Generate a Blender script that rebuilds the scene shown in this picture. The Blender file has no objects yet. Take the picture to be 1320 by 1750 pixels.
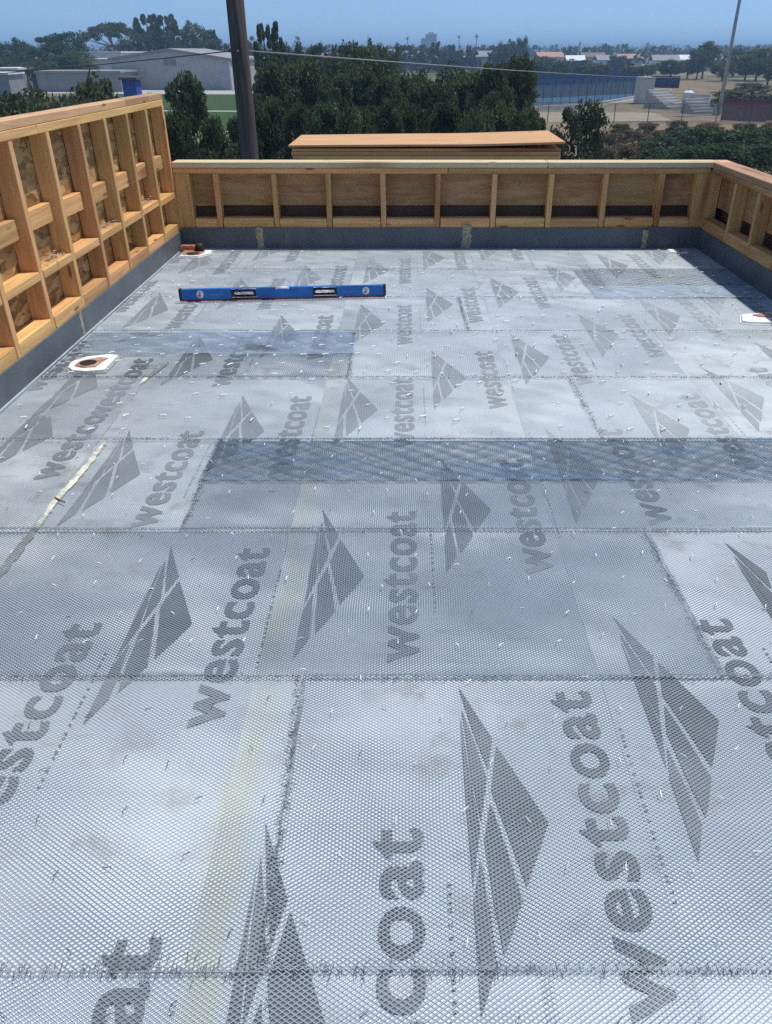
import bpy, bmesh, math, random
import numpy as np
from mathutils import Vector, Matrix
R = math.radians
random.seed(7); rng = np.random.default_rng(7)
S = bpy.context.scene
C = S.collection

# ------------------------------------------------------------------ camera, sky, sun, exposure
CAM_H, FPX, PITCH = 1.30, 1317.0, R(30.9)
cam = bpy.data.objects.new('camera', bpy.data.cameras.new('camera')); C.objects.link(cam)
cam.location = (0, 0, CAM_H); cam.rotation_euler = (R(90) - PITCH, 0, 0)
cam.data.sensor_fit = 'VERTICAL'; cam.data.sensor_height = 36; cam.data.lens = 36 * FPX / 1750
cam.data.shift_x = -35 / 1750; cam.data.clip_start = 0.02; cam.data.clip_end = 40000
S.camera = cam

SUN_EL, SUN_AZ = R(69), R(70)          # azimuth from +Y (view direction) towards +X (right)
w = bpy.data.worlds.new('World'); S.world = w; w.use_nodes = True
nt = w.node_tree; bg = nt.nodes['Background']
sky = nt.nodes.new('ShaderNodeTexSky'); sky.sky_type = 'NISHITA'; sky.sun_disc = False
sky.sun_elevation = SUN_EL; sky.sun_rotation = SUN_AZ
sky.air_density = 1.0; sky.dust_density = 0.35; sky.ozone_density = 0.7; sky.altitude = 60
tc = nt.nodes.new('ShaderNodeTexCoord'); sep = nt.nodes.new('ShaderNodeSeparateXYZ'); cmb = nt.nodes.new('ShaderNodeCombineXYZ')
ab = nt.nodes.new('ShaderNodeMath'); ab.operation = 'ABSOLUTE'; ad = nt.nodes.new('ShaderNodeMath'); ad.operation = 'ADD'; ad.inputs[1].default_value = 0.16
nt.links.new(tc.outputs['Generated'], sep.inputs[0]); nt.links.new(sep.outputs[2], ab.inputs[0]); nt.links.new(ab.outputs[0], ad.inputs[0])
nt.links.new(sep.outputs[0], cmb.inputs[0]); nt.links.new(sep.outputs[1], cmb.inputs[1]); nt.links.new(ad.outputs[0], cmb.inputs[2])
nt.links.new(cmb.outputs[0], sky.inputs[0])            # the clear blue comes down close to the horizon, as on a dry summer day
hsv = nt.nodes.new('ShaderNodeHueSaturation'); hsv.inputs['Saturation'].default_value = 1.15; hsv.inputs['Value'].default_value = 1.1
nt.links.new(sky.outputs[0], hsv.inputs['Color']); nt.links.new(hsv.outputs[0], bg.inputs[0]); bg.inputs[1].default_value = 0.15
sun = bpy.data.objects.new('sun', bpy.data.lights.new('sun', 'SUN')); C.objects.link(sun)
sun.data.energy = 4.2; sun.data.angle = R(0.53); sun.data.color = (1, 0.965, 0.90)
sd = Vector((math.cos(SUN_EL) * math.sin(SUN_AZ), math.cos(SUN_EL) * math.cos(SUN_AZ), math.sin(SUN_EL)))
sun.rotation_euler = sd.to_track_quat('Z', 'Y').to_euler()
V = S.view_settings; V.view_transform = 'Standard'; V.look = 'None'; V.exposure = -0.12; V.gamma = 1
V.use_curve_mapping = False
S.cycles.use_denoising = False; S.cycles.max_bounces = 6; S.cycles.volume_bounces = 0; S.cycles.transparent_max_bounces = 12

# ------------------------------------------------------------------ helpers
GZ = -7.7                                     # street level below the roof deck
cp, sp = math.cos(PITCH), math.sin(PITCH)
def ray(x, y):
    u = (x - 695) / FPX; v = (875 - y) / FPX
    return Vector((u, cp + v * sp, -sp + v * cp))
def at(x, y, Y):                              # world point at distance Y in direction (x, y)
    d = ray(x, y); t = Y / d.y
    return Vector((d.x * t, Y, CAM_H + d.z * t))
def mpp(Y, z=0.0):                            # metres per photo pixel at distance Y
    return (Y * cp - (z - CAM_H) * sp) / FPX
def gz(x, y):                                 # ground height: flat near, rising slowly far away
    r = math.hypot(x, y)
    return GZ + 17 * max(0.0, min(1.0, (r - 420) / 2600)) ** 1.15

def tag(o, label=None, cat=None, group=None, kind=None):
    if label: o['label'] = label
    if cat: o['category'] = cat
    if group: o['group'] = group
    if kind: o['kind'] = kind
    return o
def link(name, me, mat=None, parent=None, loc=(0, 0, 0), rot=(0, 0, 0), sc=(1, 1, 1)):
    o = bpy.data.objects.new(name, me); C.objects.link(o)
    o.location = loc; o.rotation_euler = rot; o.scale = sc
    if parent: o.parent = parent
    if mat and not me.materials: me.materials.append(mat)
    return o
def empty(name, loc=(0, 0, 0), rot=(0, 0, 0)):
    o = bpy.data.objects.new(name, None); C.objects.link(o); o.location = loc; o.rotation_euler = rot
    o.empty_display_size = 0.2
    return o
def npmesh(name, verts, faces, k=4, smooth=False):
    me = bpy.data.meshes.new(name); verts = np.asarray(verts, np.float32); faces = np.asarray(faces, np.int32)
    n = len(faces)
    me.vertices.add(len(verts)); me.vertices.foreach_set('co', verts.ravel())
    me.loops.add(n * k); me.loops.foreach_set('vertex_index', faces.ravel())
    me.polygons.add(n); me.polygons.foreach_set('loop_start', np.arange(0, n * k, k, dtype=np.int32))
    me.update(calc_edges=True)
    if smooth: me.polygons.foreach_set('use_smooth', np.ones(n, bool))
    return me
def bm_mesh(name, bm, smooth=False):
    me = bpy.data.meshes.new(name); bm.normal_update(); bm.to_mesh(me); bm.free()
    if smooth:
        for p in me.polygons: p.use_smooth = True
    return me
def boxbm(bm, x0, x1, y0, y1, z0, z1):
    vs = [bm.verts.new(v) for v in ((x0,y0,z0),(x1,y0,z0),(x1,y1,z0),(x0,y1,z0),(x0,y0,z1),(x1,y0,z1),(x1,y1,z1),(x0,y1,z1))]
    for f in ((3,2,1,0),(4,5,6,7),(0,1,5,4),(1,2,6,5),(2,3,7,6),(3,0,4,7)): bm.faces.new([vs[i] for i in f])
    return vs
def box(name, x0, x1, y0, y1, z0, z1, mat, parent=None, bevel=0.0025, jit=0.0, rot=(0, 0, 0)):
    """a board or block with softened edges, its origin in its middle; world coordinates (parents stand at the origin)"""
    bm = bmesh.new(); hx, hy, hz = (x1 - x0) / 2, (y1 - y0) / 2, (z1 - z0) / 2
    boxbm(bm, -hx, hx, -hy, hy, -hz, hz)
    if bevel: bmesh.ops.bevel(bm, geom=bm.edges[:], offset=min(bevel, hx * .45, hy * .45, hz * .45), segments=1, affect='EDGES')
    j = lambda: random.uniform(-jit, jit)
    loc = Vector(((x0 + x1) / 2 + j(), (y0 + y1) / 2 + j(), (z0 + z1) / 2 + j() * .4))
    if parent: loc -= parent.location
    return link(name, bm_mesh(name, bm), mat, parent, loc, rot)
def tube(bm, pts, rad, n=6, cap=True):
    rings = []
    for i, p in enumerate(pts):
        p = Vector(p); a = Vector(pts[max(i - 1, 0)]); b = Vector(pts[min(i + 1, len(pts) - 1)])
        t = (b - a).normalized(); u = t.orthogonal().normalized()
        if abs(t.z) > .5: u = (Vector((1, 0, 0)) - t * t.x).normalized()
        v = t.cross(u); r = rad[i] if hasattr(rad, '__len__') else rad
        rings.append([bm.verts.new(p + (u * math.cos(6.28319 * k / n) + v * math.sin(6.28319 * k / n)) * r) for k in range(n)])
    for a, b in zip(rings, rings[1:]):
        for k in range(n): bm.faces.new((a[k], a[(k + 1) % n], b[(k + 1) % n], b[k]))
    if cap: bm.faces.new(rings[0][::-1]); bm.faces.new(rings[-1])
def poly(bm, pts, z0, z1):
    """extruded outline"""
    lo = [bm.verts.new((x, y, z0)) for x, y in pts]; hi = [bm.verts.new((x, y, z1)) for x, y in pts]; n = len(pts)
    bm.faces.new(hi)
    for i in range(n): bm.faces.new((lo[i], lo[(i + 1) % n], hi[(i + 1) % n], hi[i]))

# ------------------------------------------------------------------ materials
class M:
    def __init__(s, name, rough=.6, metal=0.0, spec=.4):
        s.m = bpy.data.materials.new(name); s.m.use_nodes = True; s.t = s.m.node_tree
        s.b = s.t.nodes['Principled BSDF']; s.b.inputs['Roughness'].default_value = rough
        s.b.inputs['Metallic'].default_value = metal; s.b.inputs['Specular IOR Level'].default_value = spec
    def n(s, ty, **kw):
        nd = s.t.nodes.new('ShaderNode' + ty)
        for k, v in kw.items():
            if k in nd.inputs: nd.inputs[k].default_value = v
            else: setattr(nd, k, v)
        return nd
    def l(s, a, b): s.t.links.new(a, b)
    def coord(s, scale=(1, 1, 1), rnd=0.0, kind='Object'):
        tc = s.n('TexCoord'); mp = s.n('Mapping'); mp.inputs['Scale'].default_value = scale
        s.l(tc.outputs[kind], mp.inputs['Vector'])
        if rnd:
            oi = s.n('ObjectInfo'); mu = s.n('Math', operation='MULTIPLY'); mu.inputs[1].default_value = rnd
            s.l(oi.outputs['Random'], mu.inputs[0]); cb = s.n('CombineXYZ')
            for i in range(3): s.l(mu.outputs[0], cb.inputs[i])
            s.l(cb.outputs[0], mp.inputs['Location'])
        return mp.outputs[0]
    def noise(s, vec, scale, detail=4, rough=.55, dist=0.0):
        nd = s.n('TexNoise', Scale=scale, Detail=detail, Roughness=rough, Distortion=dist); s.l(vec, nd.inputs['Vector'])
        return nd.outputs['Fac']
    def ramp(s, fac, stops):
        r = s.n('ValToRGB'); e = r.color_ramp.elements
        while len(e) < len(stops): e.new(.5)
        for el, (p, c) in zip(e, stops): el.position = p; el.color = (*c, 1) if len(c) == 3 else c
        s.l(fac, r.inputs[0]); return r.outputs[0]
    def rng(s, v, a, b, c=0.0, d=1.0, smooth=True):
        m = s.n('MapRange'); m.interpolation_type = 'SMOOTHSTEP' if smooth else 'LINEAR'
        for k, x in zip((1, 2, 3, 4), (a, b, c, d)): m.inputs[k].default_value = x
        s.l(v, m.inputs[0]); return m.outputs[0]
    def mix(s, fac, a, b, blend='MIX'):
        m = s.n('MixRGB', blend_type=blend)
        for i, x in enumerate((fac, a, b)):
            if hasattr(x, 'is_linked'): s.l(x, m.inputs[i])
            elif isinstance(x, (int, float)): m.inputs[i].default_value = x
            else: m.inputs[i].default_value = (*x, 1)
        return m.outputs[0]
    def math(s, op, a, b=None):
        m = s.n('Math', operation=op)
        for i, x in enumerate((a, b)):
            if x is None: continue
            if hasattr(x, 'is_linked'): s.l(x, m.inputs[i])
            else: m.inputs[i].default_value = x
        return m.outputs[0]
    def hue(s, col, amt_v=.3, amt_h=.0):
        oi = s.n('ObjectInfo'); hs = s.n('HueSaturation')
        s.l(s.rng(oi.outputs['Random'], 0, 1, 1 - amt_v, 1 + amt_v, False), hs.inputs['Value'])
        if amt_h: s.l(s.rng(s.math('FRACT', s.math('MULTIPLY', oi.outputs['Random'], 7.31)), 0, 1, .5 - amt_h, .5 + amt_h, False), hs.inputs['Hue'])
        s.l(col, hs.inputs['Color']); return hs.outputs[0]
    def bump(s, h, strength=.3, dist=.01):
        b = s.n('Bump', Strength=strength, Distance=dist); s.l(h, b.inputs['Height']); s.l(b.outputs[0], s.b.inputs['Normal'])
    def col(s, c):
        if hasattr(c, 'is_linked'): s.l(c, s.b.inputs['Base Color'])
        else: s.b.inputs['Base Color'].default_value = (*c, 1)
        return s.m

def flat(name, c, rough=.6, metal=0.0, var=.12, scale=6.0):
    m = M(name, rough, metal); v = m.coord()
    n = m.noise(v, scale, 5)
    c2 = m.mix(m.rng(n, .3, .7), tuple(x * (1 - var) for x in c), tuple(min(1, x * (1 + var)) for x in c))
    return m.col(c2)

def wood(name, axis, a=(.48, .235, .08), b=(.77, .47, .195), var=.2):
    m = M(name, .62, spec=.3); sc = [26, 26, 26]; sc[axis] = 1.3
    v = m.coord(tuple(sc), 90)
    n = m.noise(v, 1.6, 5, .6, .6)
    sc2 = [5, 5, 5]; sc2[axis] = .5
    k = m.noise(m.coord(tuple(sc2), 50), 1.0, 2)
    c = m.ramp(n, [(.25, a), (.5, tuple((x + y) / 2 for x, y in zip(a, b))), (.75, b)])
    c = m.mix(m.rng(k, .62, .72), c, (.33, .14, .05))               # pitch streaks, reddish heartwood
    kn = m.n('TexVoronoi', Scale=1.0); sk = [14, 14, 14]; sk[axis] = 3.2
    m.l(m.coord(tuple(sk), 70), kn.inputs['Vector'])
    c = m.mix(m.rng(kn.outputs['Distance'], .08, .16, .8, 0), c, (.16, .07, .025))   # knots
    m.col(m.hue(c, var, .010)); m.bump(n, .25, .002)
    return m.m
WX, WY, WZ = wood('fir_along_x', 0), wood('fir_along_y', 1), wood('fir_along_z', 2)
PINK = wood('fir_pinkish', 1, (.45, .25, .11), (.68, .43, .22))

def osb():
    m = M('osb', .75, spec=.2); v = m.coord((1, 1, 1), 20)
    vo = m.n('TexVoronoi', Scale=30.0); mp = m.coord((1.0, .35, 1.0), 20)
    wn = m.n('TexNoise', Scale=9.0); m.l(mp, wn.inputs['Vector'])
    add = m.mix(.12, mp, wn.outputs['Color'], 'ADD'); m.l(add, vo.inputs['Vector'])
    c = m.ramp(vo.outputs['Color'], [(0, (.18, .085, .03)), (.45, (.40, .23, .09)), (.75, (.52, .33, .14)), (1, (.66, .45, .22))])
    c = m.mix(m.rng(m.noise(v, 22, 4), .55, .75), c, (.15, .07, .025))
    m.col(c); m.bump(vo.outputs['Distance'], .3, .003); return m.m
OSB = osb()
def ply():
    m = M('plywood', .65, spec=.25)
    n = m.noise(m.coord((2.2, 14, 14), 40), 1.3, 5, .6, 1.2)
    c = m.ramp(n, [(.28, (.31, .16, .065)), (.55, (.46, .27, .12)), (.78, (.55, .35, .165))])
    st = m.noise(m.coord((1, 1, 1), 33), 2.6, 3)
    c = m.mix(m.rng(st, .55, .7, 0, .6), c, (.26, .12, .05))
    m.col(m.hue(c, .14, .01)); m.bump(n, .15, .002); return m.m
PLY = ply()
def plytop():
    m = M('fresh_plywood_face', .6, spec=.25)
    n = m.noise(m.coord((1.2, 10, 4)), 1.5, 5, .6, 1.5)
    c = m.ramp(n, [(.3, (.52, .27, .105)), (.6, (.68, .39, .175)), (.8, (.76, .48, .24))])
    k = m.noise(m.coord((4, 4, 4)), 2.2, 1); c = m.mix(m.rng(k, .72, .78), c, (.34, .15, .06))
    m.col(c); return m.m
PLYTOP = plytop()

def membrane():
    m = M('flashing_membrane', .5, spec=.45); v = m.coord()
    n = m.noise(v, 3.5, 5, .6); n2 = m.noise(m.coord((1, 1, .25)), 18, 3)
    c = m.ramp(n, [(.3, (.080, .096, .110)), (.7, (.135, .150, .160))])
    c = m.mix(m.rng(n2, .66, .8, 0, .5), c, (.17, .17, .16))
    m.col(c); m.bump(n, .35, .02); return m.m
MEMB = membrane()
TANSM = flat('tan_smear', (.40, .34, .22), .85, var=.3, scale=40)
FOAM = flat('dried_adhesive', (.60, .60, .47), .8, var=.3, scale=40)
SEAL = flat('white_sealant', (.84, .82, .76), .55, var=.07, scale=30)
COPPER = flat('copper_flange', (.40, .235, .18), .6, .1, var=.35, scale=25)
RUST = flat('rusty_copper', (.50, .19, .08), .6, .15, var=.4, scale=30)
DARK = flat('black_pipe_and_shade', (.025, .016, .014), .6, var=.4)  # black pipe stub, and the painted shade in the drain openings

def paper():
    m = M('printed_underlayment', .7, spec=.25); v = m.coord()
    tc = m.n('TexCoord'); sx = m.n('SeparateXYZ'); m.l(tc.outputs['Object'], sx.inputs[0]); X, Y = sx.outputs[0], sx.outputs[1]
    n1 = m.noise(v, 1.4, 5, .6); n2 = m.noise(v, 7, 5, .6); n3 = m.noise(v, 60, 2)
    c = m.mix(m.rng(n1, .35, .68), (.55, .605, .635), (.71, .76, .785))
    c = m.mix(m.rng(n3, .45, .75, 0, .25), c, (.6, .61, .63))
    st = m.math('MULTIPLY', m.rng(n2, .52, .72), m.rng(m.noise(v, 1.1, 2), .44, .58))
    c = m.mix(m.math('MULTIPLY', st, .85), c, (.33, .285, .245))
    sc = m.math('MULTIPLY', m.rng(m.noise(m.coord((1.3, 4.5, 1)), 3.1, 5, .65), .56, .70), m.rng(m.noise(v, .9, 2), .42, .6))
    c = m.mix(m.math('MULTIPLY', sc, .65), c, (.38, .33, .29))                       # dirt scuffs
    st2 = m.math('MULTIPLY', m.rng(m.noise(m.coord((1, 2.5, 1)), 4.3, 4), .58, .72), .45)
    c = m.mix(st2, c, (.44, .44, .46))
    wob = m.math('MULTIPLY', m.math('SUBTRACT', m.noise(m.coord((1, 1, 1)), 2.5, 3), .5), .10)
    d = m.math('ABSOLUTE', m.math('ADD', m.math('ADD', X, .335), wob))
    edge = m.math('ADD', m.math('MULTIPLY', m.math('SUBTRACT', n2, .5), .07), .03)
    f = m.rng(m.math('SUBTRACT', d, edge), -.016, .016, .6, 0)
    f = m.math('MULTIPLY', f, m.rng(Y, 1.8, 3.8, 1, .25)); f = m.math('MULTIPLY', f, m.rng(m.noise(v, 3.3, 3), .3, .55, .3, 1))
    c = m.mix(f, c, (.58, .585, .38))                                                # dried adhesive showing through the roll lap
    m.col(c); m.bump(m.noise(m.coord((1, 3, 1)), 5, 4), .35, .01)
    return m.m
PAPER = paper()
def ink():
    m = M('grey_ink', .65, spec=.3); v = m.coord()
    n = m.noise(v, 5, 4); n2 = m.noise(v, 70, 2)
    c = m.mix(m.rng(n, .3, .7), (.125, .14, .15), (.18, .195, .205))
    c = m.mix(m.rng(n2, .5, .8, 0, .35), c, (.3, .31, .33))
    return m.col(m.mix(m.rng(m.noise(v, 2.3, 5, .65), .42, .72, 0, .55), c, (.36, .39, .41)))        # rubbed and faded print
INK = ink()
def galv(name, c, rough=.6, metal=.35):
    m = M(name, rough, metal, .5); v = m.coord((1, 1, 1), 12)
    n = m.noise(v, 3, 4); n2 = m.noise(v, 160, 2)
    k = m.mix(m.rng(n, .3, .7), tuple(x * .85 for x in c), tuple(x * 1.12 for x in c))
    k = m.mix(m.rng(n2, .4, .7, 0, .5), k, tuple(x * .7 for x in c))
    m.col(m.hue(k, .08)); return m.m
GALV = galv('galvanised_lath', (.33, .375, .40))
GALVM = galv('shaded_lath', (.29, .345, .385), .55)  # for flipped sheets: their darker sky reflection put into the colour
GALVL = galv('sky_sheen_lath', (.32, .415, .51), .5)  # for lapped strips: bluish sky sheen put into the colour
def tinted():                                            # sky sheen of the doubled lath painted as blue patches, plus rusty ones
    m = M('blue_sheen_lath', .5, .35, .5); n = m.noise(m.coord((1.2, 9, 1)), 1.6, 4, .6); n2 = m.noise(m.coord((4, 14, 1)), 2.2, 3)
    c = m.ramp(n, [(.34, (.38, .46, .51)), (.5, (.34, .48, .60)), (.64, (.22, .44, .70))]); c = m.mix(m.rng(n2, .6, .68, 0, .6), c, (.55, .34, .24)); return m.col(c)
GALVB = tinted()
WIRE = galv('cut_wire_ends', (.17, .18, .19), .45)
STEEL = galv('lit_staple_steel', (.80, .81, .83), .5, .25)  # pale copy of the steel, sun glint put into the colour
STEELD = galv('shaded_staple_steel', (.13, .13, .14), .5, .3)  # dark copy of the steel, staple shadows put into the colour

# ------------------------------------------------------------------ roof deck
deck = empty('roof_deck')
tag(deck, 'roof deck covered in printed underlayment and expanded metal lath', kind='structure')
XL, XR, YB = -1.69, 2.212, 6.06
box('substrate', XL - .1, XR + .14, -1.2, YB + .14, -.06, 0.0, flat('plywood_substrate', (.4, .3, .2)), deck, 0)
# underlayment rolls, lapped on one another
def wavy_sheet(name, x0, x1, y0, y1, z, step, amp, seed):
    nx = max(2, int((x1 - x0) / step)); ny = max(2, int((y1 - y0) / step))
    X, Y = np.meshgrid(np.linspace(x0, x1, nx), np.linspace(y0, y1, ny))
    Z = z + amp * (np.sin(X * 5.1 + seed) * np.sin(Y * 3.7 + seed * 2) * .5 + .5)
    vs = np.stack([X, Y, Z], -1).reshape(-1, 3); i = np.arange(nx * ny).reshape(ny, nx)
    fs = np.stack([i[:-1, :-1], i[:-1, 1:], i[1:, 1:], i[1:, :-1]], -1).reshape(-1, 4)
    return npmesh(name, vs, fs, 4, True)
LAPS = [XL, -1.16, -.335, .495, 1.33, XR]
for i in range(5):
    link('underlayment_roll', wavy_sheet('roll', LAPS[i] - (.03 if i else 0), LAPS[i + 1], -1.1, YB, .004 + .0009 * i, .1, .0, i), PAPER, deck)
# printed units: lettering + peaked emblem, two columns on each roll
SH = [[(-.262,.68),(-.228,.595),(-.197,.519),(-.214,.438),(-.239,.547)],
      [(-.19,.499),(-.108,.306),(-.131,.252),(-.168,.172),(-.19,.281),(-.212,.383)],
      [(-.259,.607),(-.239,.519),(-.219,.412),(-.239,.308),(-.251,.433)],
      [(-.263,.589),(-.256,.459),(-.242,.295),(-.265,.168),(-.266,.363)],
      [(-.217,.352),(-.198,.26),(-.179,.145),(-.198,.099),(-.222,.05),(-.23,.142),(-.236,.268)],
      [(-.247,.227),(-.239,.123),(-.236,.032),(-.268,-.048),(-.266,.142)]]
def emblem_mesh():
    bm = bmesh.new()
    for s in SH: bm.faces.new([bm.verts.new((x, y, 0)) for x, y in s][::-1])
    bmesh.ops.recalc_face_normals(bm, faces=bm.faces[:]); return bm_mesh('emblem', bm)
def word_mesh():
    cu = bpy.data.curves.new('word', 'FONT'); cu.body = 'westcoat'; cu.size = 1; cu.offset = .020; cu.space_character = 1.10
    cu.resolution_u = 4
    o = bpy.data.objects.new('word', cu); me = bpy.data.meshes.new_from_object(o); bpy.data.objects.remove(o)
    co = np.array([v.co[:] for v in me.vertices]); mn, mx = co.min(0), co.max(0)
    xh = .099                                                    # letter height incl. the t, in metres
    sx = .722 / (mx[0] - mn[0]); sy = xh / (mx[1] - mn[1])
    for v in me.vertices:                                        # reading direction +Y, letter tops towards -X
        x, y, _ = v.co; v.co = (-(y - mn[1]) * sy + xh * .46, (x - mn[0]) * sx - .056, 0)
    return me
def tag_mesh():                                                  # the illegible small line under the word: short dashes
    bm = bmesh.new(); y = .14; r2 = random.Random(3)
    while y < .56:
        L = r2.uniform(.003, .007)
        bm.faces.new([bm.verts.new(v) for v in ((.086, y, 0), (.093, y, 0), (.093, y + L, 0), (.086, y + L, 0))]); y += L + r2.uniform(.006, .022)
    return bm_mesh('small_print', bm)
EM, WD, SM = emblem_mesh(), word_mesh(), tag_mesh()
def clipmesh(me, ox, oy, x0, x1, y0, y1):
    """a copy of a flat print cut to the part of the deck it lies on"""
    bm = bmesh.new(); bm.from_mesh(me)
    for co, no in (((x0 - ox, 0, 0), (-1, 0, 0)), ((x1 - ox, 0, 0), (1, 0, 0)), ((0, y0 - oy, 0), (0, -1, 0)), ((0, y1 - oy, 0), (0, 1, 0))):
        bmesh.ops.bisect_plane(bm, geom=bm.verts[:] + bm.edges[:] + bm.faces[:], plane_co=co, plane_no=no, clear_outer=True)
    return bm_mesh(me.name, bm)
PZ = .0092
def unit(cx, y0, x0, x1, ya=-.6, yb=YB - .005):
    if y0 - .08 > yb or y0 + .7 < ya: return
    whole = y0 > ya + .08 and y0 + .7 < yb and cx - .27 > x0 and cx + .1 < x1
    for nm, me in (('printed_emblem', EM), ('printed_word', WD), ('small_print', SM)):
        m2 = me if whole else clipmesh(me, cx, y0, x0, x1, ya, yb)
        if len(m2.polygons): link(nm, m2, INK, deck, (cx, y0, PZ))
PER = 1.195
X0, X1 = XL + .01, XR - .01
for k in range(-1, 6):
    for cx, y0 in ((-.84, .922), (-.455, .085), (-.013, .30), (.385, .672), (.81, .94), (1.235, .105), (1.66, .43), (2.05, .80)):
        unit(cx, y0 + k * PER, X0, X1)
    unit(-1.278, 1.242 + k * PER, X0, X1, -.6, 2.93); unit(-1.278, .535 + 2 * PER + (k - 2) * PER + .03, X0, X1, 2.93) if k > 1 else None
    unit(-1.667, .86 + k * PER, X0, X1)

# expanded metal lath: real zigzag strands
def lath_mesh(name, W, D, lwd, swd, dy, dz, seed, amp=.0025, skew=0.0):
    r = np.random.default_rng(seed)
    na = int(W / (lwd / 2)); nb = int(D / (swd / 2))
    ax = (np.arange(na + 1)) * lwd / 2
    A, B = np.meshgrid(np.arange(na + 1), np.arange(nb // 2 + 1))            # each zigzag row b holds nodes alternating b, b+1
    x = A * lwd / 2
    y1 = (B * 2 + (A % 2)) * swd / 2; y2 = (B * 2 - (A % 2)) * swd / 2       # the two mirrored zigzags that touch at the nodes
    vs = []; fs = []; off = 0
    ph = r.uniform(0, 6, 4)
    for y in (y1, y2):
        yy = np.clip(y, 0, D)
        z = amp * (.6 * np.sin(x * 4.3 + ph[0] + yy * 2) * np.sin(yy * 9 + ph[1]) + .7 * np.sin(x * 19 + ph[2] + yy * 13) * np.sin(yy * 23 + x * 3 + ph[3]))
        e_ = np.minimum(yy, D - yy); z = z + .003 * np.exp(-e_ / .018) * (1 + .6 * np.sin(x * 14 + ph[1]) * np.sin(x * 5.3 + ph[0]))   # edges lift at the laps
        xx = x + skew * yy + .0012 * np.sin(yy * 31 + ph[3])
        lo = np.stack([xx, yy - dy / 2, z - dz / 2], -1); hi = np.stack([xx, yy + dy / 2, z + dz / 2], -1)
        n = x.size; idx = np.arange(n).reshape(x.shape) + off
        vs += [lo.reshape(-1, 3), hi.reshape(-1, 3)]
        a, b = idx[:, :-1].ravel(), idx[:, 1:].ravel()
        fs.append(np.stack([a, b, b + n, a + n], -1)); off += 2 * n
    return npmesh(name, np.concatenate(vs), np.concatenate(fs), 4)
ROWS = [.02, .695, 1.379, 2.04, 2.692, 3.351, 4.034, 4.691, 5.387, 6.055]
FX0, FX1 = XL + .008, XR - .008
# (row, x from, x to, flipped, z lift, painted blue sheen)
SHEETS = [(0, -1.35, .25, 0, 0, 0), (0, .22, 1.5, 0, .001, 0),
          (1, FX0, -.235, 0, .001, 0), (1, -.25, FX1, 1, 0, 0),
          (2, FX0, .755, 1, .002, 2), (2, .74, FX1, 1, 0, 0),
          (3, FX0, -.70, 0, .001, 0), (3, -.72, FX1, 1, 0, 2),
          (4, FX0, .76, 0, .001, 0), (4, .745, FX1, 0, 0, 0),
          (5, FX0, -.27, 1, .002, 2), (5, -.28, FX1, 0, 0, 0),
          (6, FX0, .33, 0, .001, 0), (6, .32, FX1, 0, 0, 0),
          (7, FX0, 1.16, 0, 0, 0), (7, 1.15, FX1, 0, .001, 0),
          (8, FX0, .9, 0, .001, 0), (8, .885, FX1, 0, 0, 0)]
for i, (row, xa, xb, fl, lift, blue) in enumerate(SHEETS):
    far = row >= 5
    lw, sw = (.0135, .0086) if not far else (.0175, .011)
    y0, y1 = ROWS[row] - .004, ROWS[row + 1] + .005
    k = 1.15 if not far else 1.45
    me = lath_mesh('lath', xb - xa, y1 - y0, lw, sw, .0014 * k if not fl else (.0018 + .0009 * (blue > 0)) * k, (.0004 if fl else .0006 if not far else .00042) * k, i + 3, .0007, random.uniform(-.02, .02))
    Wd, Dp = xb - xa, y1 - y0
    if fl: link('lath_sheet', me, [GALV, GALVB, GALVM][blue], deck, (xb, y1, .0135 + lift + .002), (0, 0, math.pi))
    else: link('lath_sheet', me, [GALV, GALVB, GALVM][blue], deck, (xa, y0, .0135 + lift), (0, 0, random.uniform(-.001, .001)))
# second lath layers lapped over the first (the darker bands, their blue sheen painted)
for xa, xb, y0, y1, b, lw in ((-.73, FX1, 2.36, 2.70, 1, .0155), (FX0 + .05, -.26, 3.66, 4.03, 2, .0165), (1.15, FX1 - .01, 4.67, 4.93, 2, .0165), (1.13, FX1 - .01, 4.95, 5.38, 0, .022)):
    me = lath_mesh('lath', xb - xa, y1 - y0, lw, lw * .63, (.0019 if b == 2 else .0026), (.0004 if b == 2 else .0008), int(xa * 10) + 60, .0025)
    link('lath_strip', me, [GALV, GALVB, GALVL][b], deck, (xa, y0, .019) if b == 2 else (xb, y1, .019), (0, 0, 0 if b == 2 else math.pi + .003))

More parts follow.
